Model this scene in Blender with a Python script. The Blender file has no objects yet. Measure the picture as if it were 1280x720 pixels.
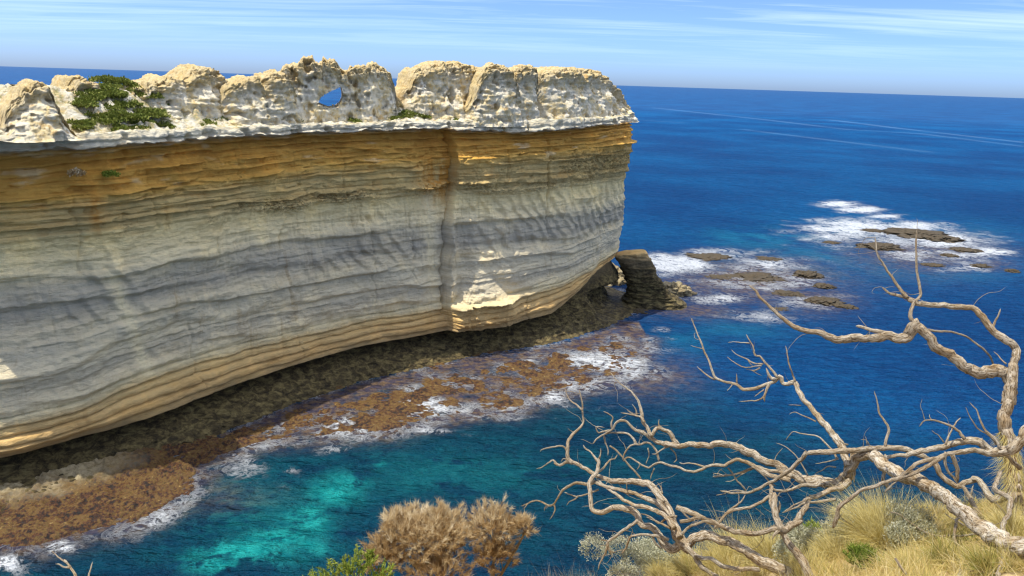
import bpy, math, random
import numpy as np
sc = bpy.context.scene
col = sc.collection
R = math.radians
H = 42.0                                   # eye height above the sea, metres

# ------------------------------------------------------------ camera
PITCH, ROLL = math.atan(257.9/960), R(1.79)
cam = bpy.data.cameras.new('camera'); cam_o = bpy.data.objects.new('camera', cam); col.objects.link(cam_o)
cam.sensor_width = 36.0; cam.lens = 27.0; cam.clip_start = .05; cam.clip_end = 120000
from mathutils import Matrix, Vector
_f = Vector((0, math.cos(PITCH), -math.sin(PITCH))); _u0 = Vector((0, math.sin(PITCH), math.cos(PITCH))); _r0 = Vector((1, 0, 0))
_r = _r0*math.cos(ROLL) + _u0*math.sin(ROLL); _u = _u0*math.cos(ROLL) - _r0*math.sin(ROLL)
cam_o.matrix_world = Matrix(((_r.x, _u.x, -_f.x, 0), (_r.y, _u.y, -_f.y, 0), (_r.z, _u.z, -_f.z, H), (0, 0, 0, 1)))
sc.camera = cam_o

# ------------------------------------------------------------ light
SUN_EL, SUN_H = R(70), Vector((-.93, -.37, 0)).normalized()      # towards the sun, on the ground plane
sun = bpy.data.lights.new('sun', 'SUN'); sun.energy = 2.0; sun.angle = R(.53); sun.color = (1, .95, .86)
sun_o = bpy.data.objects.new('sun', sun); col.objects.link(sun_o)
_d = SUN_H*math.cos(SUN_EL) + Vector((0, 0, math.sin(SUN_EL)))
sun_o.rotation_euler = _d.to_track_quat('Z', 'Y').to_euler()
world = bpy.data.worlds.new('World'); sc.world = world; world.use_nodes = True
wt = world.node_tree; wn = wt.nodes; wl = wt.links
bg = wn['Background']; bg.inputs['Strength'].default_value = .1
sky = wn.new('ShaderNodeTexSky'); sky.sky_type = 'NISHITA'; sky.sun_disc = False
sky.sun_elevation = SUN_EL; sky.sun_rotation = math.atan2(SUN_H.x, SUN_H.y) % (2*math.pi)
sky.altitude = 40; sky.air_density = .4; sky.dust_density = 1.0; sky.ozone_density = 10
def wnode(t, **k):
    n = wn.new(t)
    for a, b in k.items(): setattr(n, a, b)
    return n
# high cloud on a plane overhead; brightness added out of view fills shaded cliff
geo = wnode('ShaderNodeTexCoord'); sep = wnode('ShaderNodeSeparateXYZ'); wl.new(geo.outputs['Generated'], sep.inputs[0])
def wmath(op, a, b=None, c=None):
    n = wnode('ShaderNodeMath', operation=op)
    for i, v in enumerate((a, b, c)):
        if v is None: continue
        if isinstance(v, (int, float)): n.inputs[i].default_value = v
        else: wl.new(v, n.inputs[i])
    return n.outputs[0]
zz = wmath('MAXIMUM', wmath('ADD', sep.outputs[2], .03), .01)
comb = wnode('ShaderNodeCombineXYZ')
wl.new(wmath('DIVIDE', sep.outputs[0], zz), comb.inputs[0]); wl.new(wmath('DIVIDE', sep.outputs[1], zz), comb.inputs[1])
def wnoise(scale, detail, rough, sx, sy, dist, off):
    mp = wnode('ShaderNodeMapping'); mp.inputs['Scale'].default_value = (sx, sy, 1); mp.inputs['Rotation'].default_value = (0, 0, R(9)); mp.inputs['Location'].default_value = (off, off*.7, 0)
    wl.new(comb.outputs[0], mp.inputs[0])
    n = wnode('ShaderNodeTexNoise'); n.inputs['Scale'].default_value = scale; n.inputs['Detail'].default_value = detail
    n.inputs['Roughness'].default_value = rough; n.inputs['Distortion'].default_value = dist
    wl.new(mp.outputs[0], n.inputs['Vector']); return n.outputs['Fac']
c1 = wnoise(.30, 5, .55, .35, 1.0, .6, 3.1); c2 = wnoise(1.1, 6, .6, .3, 1.3, 1.0, 8.7)
cl = wmath('MULTIPLY_ADD', c2, .55, c1)
mr = wnode('ShaderNodeMapRange'); mr.inputs['From Min'].default_value = .70; mr.inputs['From Max'].default_value = 1.05; mr.inputs['To Max'].default_value = 1.0
wl.new(cl, mr.inputs['Value'])
fade = wnode('ShaderNodeMapRange'); fade.inputs['From Min'].default_value = .02; fade.inputs['From Max'].default_value = .58
wl.new(sep.outputs[2], fade.inputs['Value'])
cloudf = wmath('MULTIPLY', mr.outputs[0], fade.outputs[0])
mixw = wnode('ShaderNodeMix', data_type='RGBA'); wl.new(cloudf, mixw.inputs['Factor']); wl.new(sky.outputs[0], mixw.inputs['A'])
mixw.inputs['B'].default_value = (18, 18, 18, 1)
wl.new(mixw.outputs['Result'], bg.inputs['Color'])
sc.view_settings.view_transform = 'Standard'; sc.view_settings.look = 'None'; sc.view_settings.exposure = 1.38; sc.view_settings.gamma = 1
sc.render.engine = 'CYCLES'; sc.cycles.use_denoising = True; sc.cycles.denoiser = 'OPENIMAGEDENOISE'; sc.cycles.denoising_input_passes = 'RGB_ALBEDO_NORMAL'; sc.cycles.denoising_prefilter = 'ACCURATE'; sc.cycles.filter_width = 1.2; sc.cycles.use_adaptive_sampling = False; sc.cycles.sample_clamp_indirect = 4; sc.cycles.sample_clamp_direct = 8; sc.cycles.max_bounces = 6

# ------------------------------------------------------------ measured data, metres in the world (x right, y away, z up)
PINNACLES=[
((-58.69, 71.49), (0.8718, 0.4898), (-0.4898, 0.8718), 2.2, [(-1.2, 34.83), (0.36, 37.56), (2.87, 38.67), (5.89, 38.5), (7.68, 37.77), (9.02, 37.18), (10.14, 35.5)], None),
((-51.73, 73.72), (0.7091, 0.7051), (-0.7051, 0.7091), 2.3, [(1.5, 36.33), (2.64, 38.13), (3.3, 38.66), (4.14, 39.49), (5.44, 40.42), (6.26, 39.98), (6.6, 39.29), (6.86, 37.81), (7.56, 36.39), (8.71, 34.76)], None),
((-51.35, 84.52), (0.5761, 0.8174), (-0.8174, 0.5761), 1.6, [(0.71, 37.46), (1.37, 38.81), (2.17, 40.0), (2.88, 41.03), (3.8, 40.96), (4.69, 40.38), (5.41, 39.78), (6.12, 38.11)], None),
((-47.07, 89.5), (0.5954, 0.8034), (-0.8034, 0.5954), 2.2, [(1.42, 37.95), (2.72, 39.75), (3.83, 40.4), (5.41, 40.79), (6.93, 41.19), (8.52, 40.85), (9.41, 41.43), (10.21, 42.21), (11.18, 42.43), (12.25, 42.27), (13.3, 41.72), (14.59, 40.96), (15.33, 38.68)], None),
((-37.91, 97.54), (0.6311, 0.7757), (-0.7757, 0.6311), 1.9, [(-0.3, 38.0), (0.91, 39.93), (2.38, 40.73), (3.75, 41.24), (6.39, 41.5), (9.27, 41.87), (10.21, 41.28), (11.08, 38.8)], None),
((-33.22, 104.66), (0.7345, 0.6786), (-0.25, 0.97), 1.7, [(0.43, 39.18), (1.92, 41.58), (2.66, 42.63), (5.62, 43.77), (6.72, 44.23), (7.92, 44.18), (9.76, 43.93), (11.77, 43.36), (13.58, 43.31), (15.57, 43.71), (16.79, 43.87), (18.29, 43.24), (19.25, 42.36), (19.79, 41.0), (20.63, 38.93), (22.21, 36.81)], [(7.33, 38.28), (7.85, 39.15), (9.0, 39.81), (10.14, 40.27), (11.04, 40.61), (11.26, 39.29), (10.85, 38.41), (10.07, 37.96), (8.67, 37.85)]),
((-20.04, 119.64), (0.831, 0.5563), (-0.5563, 0.831), 2.2, [(1.59, 39.1), (2.95, 41.02), (3.49, 42.69), (4.58, 43.55), (5.8, 43.95), (8.57, 44.4), (11.56, 44.39), (15.08, 43.78), (16.6, 42.72), (17.89, 39.59)], None),
((-7.54, 123.23), (0.907, 0.4212), (-0.4212, 0.907), 1.7, [(-1.94, 36.45), (-0.64, 38.65), (0.63, 42.3), (1.94, 43.77), (3.27, 44.3), (5.05, 44.0), (6.31, 43.44), (7.23, 40.77), (8.5, 36.55)], None),
((-2.56, 126.15), (0.8481, 0.5298), (-0.5298, 0.8481), 1.5, [(-0.72, 36.74), (0.19, 40.97), (0.86, 43.2), (1.73, 43.96), (2.77, 44.37), (4.13, 44.29), (4.92, 43.82), (5.23, 41.83), (5.62, 36.51)], None),
((2.28, 128.76), (0.5541, 0.8325), (-0.8325, 0.5541), 2.3, [(0.68, 36.77), (0.61, 41.35), (0.95, 43.37), (3.37, 43.94), (5.13, 44.12), (9.87, 44.12), (15.46, 44.28), (18.46, 43.81), (20.35, 43.29), (22.07, 41.9), (25.15, 40.33), (27.97, 39.0), (30.92, 37.47), (33.32, 35.59)], None)]
FOAM=[(12.3, 114.1, 5.1, 0.5, 0.4, 5.1, 1.1), (16.6, 112.7, 5.0, 0.4, 0.5, 4.3, 0.75), (23.1, 110.8, 4.4, 0.4, 0.9, 4.8, 0.55), (27.1, 130.9, 3.5, 0.4, 0.3, 1.4, 0.42), (27.7, 125.3, 2.1, 0.2, 0.3, 1.7, 0.45), (17.9, 104.6, 5.9, 0.5, 0.4, 3.1, 0.4), (41.1, 184.0, 9.1, 1.2, 2.2, 10.6, 1.1), (36.8, 187.8, 5.1, 0.7, 1.5, 8.3, 1), (54.1, 196.8, 13.0, 1.9, 2.0, 8.0, 0.7), (63.6, 187.1, 12.5, 1.7, 2.6, 8.2, 0.75), (42.9, 152.6, 6.8, 0.8, 0.9, 3.7, 0.8), (60.9, 152.3, 8.6, 1.0, 2.7, 7.4, 0.6), (49.0, 140.5, 9.5, 1.0, 1.5, 4.8, 0.55), (41.5, 168.3, 5.6, 0.7, 1.3, 6.0, 0.45), (64.1, 171.1, 11.5, 1.4, 3.2, 9.3, 0.55), (50.7, 162.4, 10.9, 1.3, 2.0, 7.0, 0.45), (125.5, 297.0, 8.8, 1.8, 3.5, 8.8, 1.1), (128.3, 284.1, 9.7, 1.9, 3.5, 8.1, 1.1), (131.0, 270.5, 6.8, 1.3, 2.5, 5.5, 1), (109.0, 242.3, 19.2, 3.3, 6.3, 14.9, 0.95), (95.4, 227.0, 12.8, 2.1, 3.6, 9.2, 0.7), (130.8, 250.2, 14.4, 2.5, 5.5, 11.1, 0.9), (129.2, 227.5, 15.7, 2.5, 7.1, 13.2, 0.95), (131.5, 211.0, 9.8, 1.4, 4.7, 8.0, 0.85), (115.0, 189.7, 8.8, 1.2, 3.2, 5.6, 0.65), (108.2, 204.5, 9.4, 1.3, 3.7, 7.5, 0.75), (92.7, 239.5, 5.4, 0.9, 3.2, 8.7, 0.6), (108.5, 224.2, 15.3, 2.4, 3.5, 7.7, 0.6), (-40.3, 61.0, 1.1, 0.1, -0.6, 1.0, 1.1), (-43.1, 59.0, 1.7, 0.1, -0.8, 1.3, 1.1), (-38.7, 64.0, 1.0, 0.1, -0.3, 0.7, 0.95), (-36.0, 66.3, 1.5, 0.1, -0.3, 0.6, 0.65), (-30.1, 81.1, 3.2, 0.2, -0.3, 0.8, 0.95), (-29.0, 75.5, 3.4, 0.2, -1.3, 3.8, 0.52), (-23.5, 75.8, 1.3, 0.1, -0.2, 0.9, 0.6), (-20.5, 88.2, 2.5, 0.2, -0.8, 3.7, 0.7), (-9.3, 86.5, 5.9, 0.4, -0.1, 0.9, 0.65), (0.5, 91.7, 4.1, 0.3, -0.0, 1.2, 0.65), (6.0, 98.6, 2.2, 0.2, 0.1, 3.4, 0.85), (-8.1, 95.4, 6.4, 0.5, -0.2, 2.4, 0.45), (-15.9, 91.0, 5.1, 0.4, -0.4, 2.2, 0.45), (6.9, 94.7, 6.4, 0.5, 0.1, 1.0, 0.55), (-20.0, 81.7, 2.3, 0.2, -0.4, 1.6, 0.5), (-4.2, 102.8, 5.7, 0.5, -0.1, 2.4, 0.42), (-25.4, 72.3, 2.5, 0.2, -0.5, 1.6, 0.42), (15.9, 118.1, 3.9, 0.4, 0.3, 2.3, 0.6), (23.9, 118.8, 5.3, 0.5, 0.5, 3.1, 0.5), (116.1, 230.3, 29.0, 4.6, 10.3, 21.8, 0.62), (55.1, 171.5, 19.1, 2.4, 5.5, 18.7, 0.52), (110.1, 251.0, 17.1, 3.0, 6.0, 14.4, 0.8), (122.4, 206.6, 14.3, 2.1, 7.3, 13.2, 0.6)]
TURQ=[(-23.9, 60.7, 4.3, 0.2, -0.5, 1.6, 1), (-20.9, 62.8, 3.3, 0.2, -0.5, 1.5, 1), (-19.2, 66.5, 2.2, 0.1, -0.7, 2.5, 0.9), (-18.1, 71.6, 2.6, 0.2, -0.5, 2.2, 1), (-16.5, 74.1, 1.9, 0.1, -0.3, 1.5, 0.8), (-18.5, 62.5, 2.9, 0.2, -0.3, 1.3, 0.8), (-25.7, 58.8, 2.8, 0.1, -0.4, 1.0, 0.8), (-14.7, 78.6, 0.5, 0.0, -0.1, 0.7, 0.5), (-6.5, 76.9, 9.7, 0.6, -0.4, 4.7, 0.22), (-23.9, 67.7, 6.2, 0.4, -1.9, 5.8, 0.25)]
CYAN=[(74.4, 221.2, 22.2, 3.5, 4.7, 15.1, 0.8), (74.7, 195.9, 19.8, 2.8, 6.4, 18.0, 0.6), (40.7, 132.3, 8.9, 0.9, 2.4, 8.6, 0.5), (87.1, 186.0, 14.8, 2.0, 5.5, 12.6, 0.4), (114.7, 237.8, 40.7, 6.7, 11.9, 26.1, 0.5), (30.5, 125.5, 5.6, 0.5, 1.3, 6.1, 0.5), (59.1, 216.5, 14.3, 2.2, 2.4, 9.6, 0.4), (107.9, 180.5, 12.5, 1.6, 3.8, 6.8, 0.3)]
BROWN=[(55.1, 171.5, 18.2, 2.3, 5.5, 18.7, 1), (36.0, 143.8, 8.8, 1.0, 1.1, 5.0, 0.8), (63.4, 154.3, 7.8, 0.9, 3.3, 8.9, 0.8), (21.4, 108.0, 5.8, 0.5, 1.1, 6.6, 0.9), (16.6, 112.7, 7.6, 0.7, 0.8, 6.4, 0.7), (112.2, 208.2, 20.3, 3.0, 11.4, 22.5, 0.8), (123.4, 195.2, 7.2, 1.0, 4.7, 7.9, 0.6), (105.9, 223.8, 15.3, 2.4, 4.6, 10.2, 0.5), (-19.0, 90.7, 6.1, 0.5, -0.7, 3.4, 0.5), (-3.9, 97.0, 9.8, 0.8, -0.2, 3.8, 0.5), (-29.7, 70.4, 4.0, 0.2, -0.7, 1.9, 0.5), (7.4, 103.7, 7.0, 0.6, 0.3, 4.9, 0.6)]
SLICKS=[([(275.0, 1567.0), (358.0, 1126.0), (384.0, 911.0), (446.0, 870.0), (452.0, 697.0)], 0.32), ([(482.0, 1206.0), (479.0, 994.0), (492.0, 761.0)], 0.4), ([(242.0, 837.0), (275.0, 720.0), (312.0, 591.0)], 0.3), ([(136.0, 1003.0), (199.0, 961.0)], 0.25)]
ROCKS=[(125.1, 236.1, 7.89, 2.54), (128.7, 227.9, 4.97, 2.48), (103.2, 212.5, 5.0, 2.25), (127.1, 212.7, 4.19, 1.18), (118.2, 204.2, 2.25, 1.12), (119.6, 192.0, 2.16, 1.26), (124.6, 187.2, 1.43, 1.43), (113.2, 239.5, 3.35, 1.05), (69.4, 175.4, 2.82, 2.11), (69.3, 165.4, 2.11, 1.44), (64.6, 153.3, 3.57, 1.34), (59.0, 158.8, 2.91, 0.95), (56.5, 173.1, 5.45, 1.02), (50.1, 193.2, 5.1, 1.12), (67.5, 149.8, 1.94, 1.06), (19.0, 141.1, 2.17, 3.71), (33.6, 155.6, 2.74, 2.32), (24.1, 142.6, 3.14, 0.71), (91.6, 217.5, 2.5, 0.94), (107.0, 191.7, 2.79, 0.87), (47.8, 171.7, 3.05, 0.72), (53.3, 146.5, 2.02, 0.63), (65.6, 193.2, 3.04, 0.81), (122.8, 244.3, 2.31, 0.86)]
REEF_EDGE=[(-90, 50), (-62, 53), (-45.2, 60.1), (-41.4, 60.9), (-38.8, 63.0), (-35.7, 64.2), (-34.4, 65.9), (-31.9, 70.1), (-33.1, 75.7), (-29.4, 81.7), (-22.2, 84.1), (-13.9, 85.5), (-8.8, 90.0), (-0.3, 92.6), (6.0, 97.8), (14.4, 104.3), (19.7, 108.5), (24, 125)]
EDGE=[(-180, 14, -1.6), (-100, 10, -2.5), (-60, 7, -3.6), (-37.1, 6.3, -4.2), (-33.1, 6.3, -4.35), (-21.7, 6.3, -4.62), (-12.2, 6.3, -4.8), (-4.7, 6.3, -4.85), (2.2, 6.2, -4.68), (9, 6.2, -4.42), (16, 6.3, -4.19), (21.4, 6.5, -4.02), (26.1, 6.9, -3.89), (30.8, 7.2, -3.65), (34.6, 7.4, -3.5), (36.8, 7.6, -3.3), (45, 8, -3.1), (70, 9, -2.6), (100, 12, -1.8), (180, 14, -1.6)]
TUSSOCKS=[(3.04, 5.35, 38.57, 0.366, 0.492), (2.64, 5.28, 38.46, 0.251, 0.314), (2.09, 5.96, 37.96, 0.255, 0.425), (1.68, 5.88, 37.88, 0.239, 0.309), (2.25, 5.63, 38.16, 0.228, 0.402), (2.33, 5.11, 38.45, 0.183, 0.244), (3.0, 4.54, 38.94, 0.194, 0.237), (3.03, 4.2, 39.15, 0.17, 0.2), (3.55, 4.75, 39.06, 0.178, 0.279), (1.42, 5.9, 37.81, 0.212, 0.212), (2.73, 4.48, 38.91, 0.182, 0.214), (3.63, 5.45, 38.67, 0.204, 0.166), (3.74, 6.0, 38.44, 0.182, 0.154), (1.9, 5.78, 37.99, 0.193, 0.317)]
CUSHIONS=[(2.82, 5.58, 38.37, 0.218, 0.198), (3.09, 5.26, 38.63, 0.186, 0.149), (3.04, 5.59, 38.44, 0.145, 0.118), (1.13, 6.12, 37.62, 0.294, 0.191), (2.48, 5.5, 38.3, 0.196, 0.144)]
GREENS=[(2.7, 6.0, 38.11, 0.142, 0.269), (2.59, 4.84, 38.68, 0.173, 0.208)]
SPRIGS=[(0.27, 6.2, 37.52, 0.149, 0.223), (0.46, 6.18, 37.54, 0.163, 0.238), (0.62, 6.18, 37.55, 0.148, 0.252), (0.81, 6.16, 37.59, 0.133, 0.177), (2.05, 6.07, 38.16, 0.2, 0.3), (3.76, 5.97, 38.46, 0.181, 0.195), (1.85, 6.06, 38.05, 0.143, 0.258), (2.97, 6.19, 38.18, 0.131, 0.174)]
BUSH_LOBES=[(-0.713, 6.329, 37.806, 0.435, 0.345), (-0.94, 6.346, 37.872, 0.255, 0.24), (-0.534, 6.43, 37.798, 0.274, 0.319), (-0.094, 6.405, 37.898, 0.257, 0.287), (-0.085, 6.291, 37.666, 0.225, 0.195), (0.168, 6.367, 37.949, 0.098, 0.12), (-1.104, 6.195, 37.695, 0.207, 0.222), (-0.62, 6.17, 37.602, 0.37, 0.163)]
GREEN_LOBES=[(-1.402, 5.734, 37.907, 0.165, 0.11), (-1.255, 5.795, 37.941, 0.139, 0.125), (-1.08, 5.817, 37.828, 0.126, 0.098), (-1.558, 5.719, 37.849, 0.124, 0.062), (-1.243, 5.628, 37.895, 0.23, 0.081), (-1.169, 5.856, 37.974, 0.063, 0.07)]
RIGHT_TREE=[('trunk',[(3.993,5.288,38.75,0.0713),(3.981,5.36,38.88,0.0661),(3.99,5.446,39.04,0.0616),(3.995,5.518,39.175,0.0582),(3.999,5.585,39.301,0.0553),(3.978,5.65,39.421,0.0526),(3.979,5.709,39.532,0.0502),(4.012,5.769,39.646,0.0478),(4.059,5.829,39.761,0.0455),(4.072,5.883,39.865,0.0435),(4.092,5.914,39.923,0.0423)]),
('branch',[(4.064,5.824,39.589,0.0586),(4.09,5.888,39.724,0.0562),(4.066,5.931,39.811,0.055),(4.002,5.948,39.824,0.0542),(3.861,5.971,39.803,0.0526),(3.802,5.989,39.822,0.052),(3.684,6.039,39.898,0.0505),(3.582,6.078,39.951,0.0494),(3.492,6.131,40.05,0.0481),(3.445,6.16,40.102,0.0474),(3.408,6.175,40.124,0.047)]),
('branch',[(3.434,6.18,40.145,0.0638),(3.403,6.19,40.119,0.0611),(3.37,6.203,40.029,0.057),(3.328,6.216,39.994,0.0547),(3.199,6.274,39.992,0.0495),(3.085,6.316,39.96,0.0453),(2.998,6.348,39.938,0.0422),(2.851,6.403,39.907,0.0373),(2.736,6.465,39.942,0.0334),(2.638,6.505,39.941,0.0303),(2.557,6.543,39.955,0.0278),(2.482,6.588,39.991,0.0252),(2.42,6.632,40.035,0.0229),(2.325,6.703,40.109,0.0193),(2.249,6.764,40.18,0.0162),(2.231,6.795,40.224,0.0148),(2.172,6.832,40.258,0.0129)]),
('branch',[(3.232,6.246,40.003,0.0273),(3.186,6.274,40.028,0.0244),(3.105,6.307,40.028,0.0213),(3.047,6.337,40.046,0.0192),(2.987,6.362,40.05,0.0173)]),
('branch',[(3.394,6.182,40.15,0.0235),(3.356,6.196,40.179,0.0219),(3.358,6.219,40.236,0.0205),(3.401,6.249,40.306,0.0187),(3.444,6.273,40.363,0.0174),(3.446,6.296,40.42,0.0163),(3.435,6.322,40.483,0.0151),(3.425,6.36,40.578,0.0134),(3.422,6.399,40.673,0.0118),(3.425,6.442,40.782,0.01),(3.429,6.481,40.879,0.0085)]),
('branch',[(4.063,5.883,39.809,0.0423),(4.106,5.928,39.898,0.0403),(4.14,5.964,39.969,0.0391),(4.145,5.984,40.01,0.0384),(4.1,6.011,40.055,0.0375),(4.031,6.039,40.091,0.0364),(3.986,6.064,40.13,0.0355),(3.946,6.088,40.17,0.0348),(3.913,6.119,40.228,0.034),(3.862,6.152,40.286,0.033),(3.803,6.17,40.3,0.0323),(3.654,6.201,40.293,0.0306),(3.534,6.229,40.295,0.0292),(3.443,6.248,40.293,0.0282),(3.382,6.268,40.314,0.0275),(3.346,6.283,40.336,0.0271)]),
('branch',[(3.394,6.277,40.311,0.0237),(3.355,6.301,40.331,0.0202),(3.305,6.325,40.337,0.0173),(3.236,6.357,40.347,0.0138),(3.174,6.402,40.39,0.0103)]),
('branch',[(3.346,6.283,40.336,0.022),(3.312,6.314,40.383,0.0194),(3.261,6.36,40.454,0.0165),(3.21,6.406,40.525,0.014),(3.171,6.447,40.591,0.0119),(3.138,6.487,40.658,0.01),(3.13,6.561,40.791,0.0069)]),
('twig',[(3.155,6.527,40.664,0.0087),(3.119,6.537,40.703,0.0062),(3.069,6.546,40.735,0.0042)]),
('twig',[(3.984,6.081,40.16,0.0165),(4.002,6.093,40.205,0.0133),(4.027,6.105,40.25,0.0108),(4.038,6.121,40.308,0.0083)]),
('twig',[(3.49,6.167,40.094,0.0134),(3.604,6.164,40.085,0.0127),(3.705,6.163,40.081,0.0121),(3.807,6.155,40.052,0.0116),(3.889,6.144,40.009,0.0112),(3.978,6.127,39.947,0.0108),(4.034,6.112,39.89,0.0105),(4.07,6.088,39.8,0.0101)]),
('twig',[(4.041,5.908,39.903,0.0098),(4.023,5.95,39.921,0.0077),(4.012,5.993,39.947,0.0061),(3.997,6.028,39.962,0.005)]),
('branch',[(3.867,5.228,39.684,0.0559),(3.823,5.231,39.617,0.0517),(3.803,5.23,39.539,0.0487),(3.758,5.234,39.477,0.046),(3.689,5.246,39.442,0.0432),(3.629,5.261,39.433,0.0411),(3.589,5.283,39.46,0.0393),(3.554,5.305,39.487,0.0378),(3.502,5.323,39.496,0.036),(3.45,5.334,39.482,0.0344),(3.389,5.345,39.455,0.0323),(3.322,5.356,39.421,0.0302),(3.259,5.368,39.399,0.0283),(3.191,5.38,39.37,0.0262),(3.122,5.392,39.341,0.0241),(3.058,5.403,39.313,0.0222),(2.993,5.418,39.303,0.0204),(2.928,5.431,39.281,0.0186)]),
('branch',[(3.634,5.218,39.455,0.0327),(3.576,5.226,39.442,0.03),(3.506,5.24,39.446,0.0278),(3.441,5.251,39.444,0.0259),(3.376,5.26,39.431,0.0242),(3.312,5.265,39.406,0.0225),(3.248,5.268,39.37,0.0208),(3.183,5.274,39.345,0.0192),(3.128,5.279,39.327,0.0179),(3.08,5.281,39.297,0.0167),(3.032,5.279,39.25,0.0153),(3.001,5.277,39.21,0.0143),(2.965,5.275,39.169,0.0132),(2.923,5.272,39.115,0.0119),(2.887,5.268,39.062,0.0107)]),
('branch',[(3.272,5.253,39.392,0.021),(3.221,5.256,39.349,0.0207),(3.169,5.258,39.306,0.0205),(3.117,5.26,39.263,0.0203),(3.054,5.265,39.225,0.0201),(2.984,5.273,39.191,0.0199),(2.914,5.28,39.158,0.0197),(2.849,5.285,39.119,0.0196),(2.783,5.292,39.092,0.0194),(2.723,5.298,39.06,0.0193),(2.664,5.299,39.009,0.0191),(2.611,5.299,38.952,0.019),(2.579,5.298,38.91,0.0189),(2.567,5.293,38.85,0.0188),(2.551,5.287,38.77,0.0187),(2.542,5.284,38.736,0.0186)]),
('branch',[(3.695,5.225,39.289,0.021),(3.545,5.031,39.248,0.021),(3.549,4.869,39.278,0.0208),(3.456,4.719,39.252,0.0206),(3.337,4.584,39.239,0.0204),(3.256,4.445,39.223,0.0201),(3.193,4.313,39.214,0.0198),(3.082,4.172,39.21,0.0195),(2.957,4.014,39.211,0.0192)]),
('twig',[(3.91,5.325,39.275,0.0244),(3.788,5.287,39.372,0.0179),(3.714,5.263,39.428,0.015)]),
('twig',[(3.519,5.18,39.503,0.0147),(3.506,5.19,39.542,0.0094),(3.493,5.199,39.576,0.0059)]),
('twig',[(3.657,5.226,39.484,0.0178),(3.641,5.264,39.53,0.0148),(3.611,5.294,39.56,0.0128),(3.577,5.328,39.595,0.0107),(3.56,5.366,39.642,0.0088),(3.55,5.41,39.701,0.0067),(3.528,5.431,39.723,0.0056),(3.511,5.452,39.746,0.0046)]),
('twig',[(3.665,5.278,39.484,0.012),(3.628,5.315,39.537,0.0095),(3.569,5.346,39.566,0.0077),(3.53,5.374,39.604,0.0063),(3.503,5.407,39.654,0.005),(3.482,5.442,39.71,0.0037)]),
('twig',[(3.424,5.287,39.518,0.018),(3.39,5.316,39.561,0.0152),(3.344,5.342,39.593,0.0131),(3.282,5.367,39.613,0.0109),(3.214,5.389,39.62,0.0089),(3.161,5.4,39.606,0.0074),(3.133,5.401,39.558,0.0061)]),
('twig',[(3.281,5.275,39.473,0.012),(3.305,5.3,39.52,0.0101),(3.341,5.329,39.573,0.0084),(3.377,5.355,39.621,0.0071),(3.418,5.375,39.653,0.006)]),
('twig',[(3.269,5.28,39.49,0.009),(3.225,5.293,39.541,0.0063),(3.195,5.298,39.557,0.0052),(3.176,5.302,39.574,0.0045)]),
('twig',[(3.174,5.413,39.601,0.0055),(3.161,5.425,39.647,0.0045),(3.141,5.441,39.706,0.0035),(3.151,5.457,39.765,0.0027)]),
('twig',[(3.229,5.413,39.602,0.0091),(3.21,5.421,39.631,0.0059),(3.209,5.426,39.649,0.0046)]),
('branch',[(3.289,5.261,39.421,0.018),(3.279,5.245,39.363,0.0157),(3.305,5.225,39.288,0.0134),(3.355,5.21,39.232,0.0116),(3.386,5.201,39.198,0.0105)]),
('branch',[(3.332,5.257,39.405,0.021),(3.357,5.241,39.348,0.0198),(3.377,5.226,39.291,0.019),(3.386,5.204,39.21,0.018)]),
('twig',[(2.882,5.36,39.403,0.0168),(2.885,5.377,39.435,0.0153),(2.908,5.403,39.483,0.0138),(2.918,5.426,39.526,0.0126),(2.892,5.453,39.573,0.0111),(2.855,5.481,39.618,0.0097),(2.848,5.515,39.683,0.0082),(2.831,5.562,39.769,0.0062)])]
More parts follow.
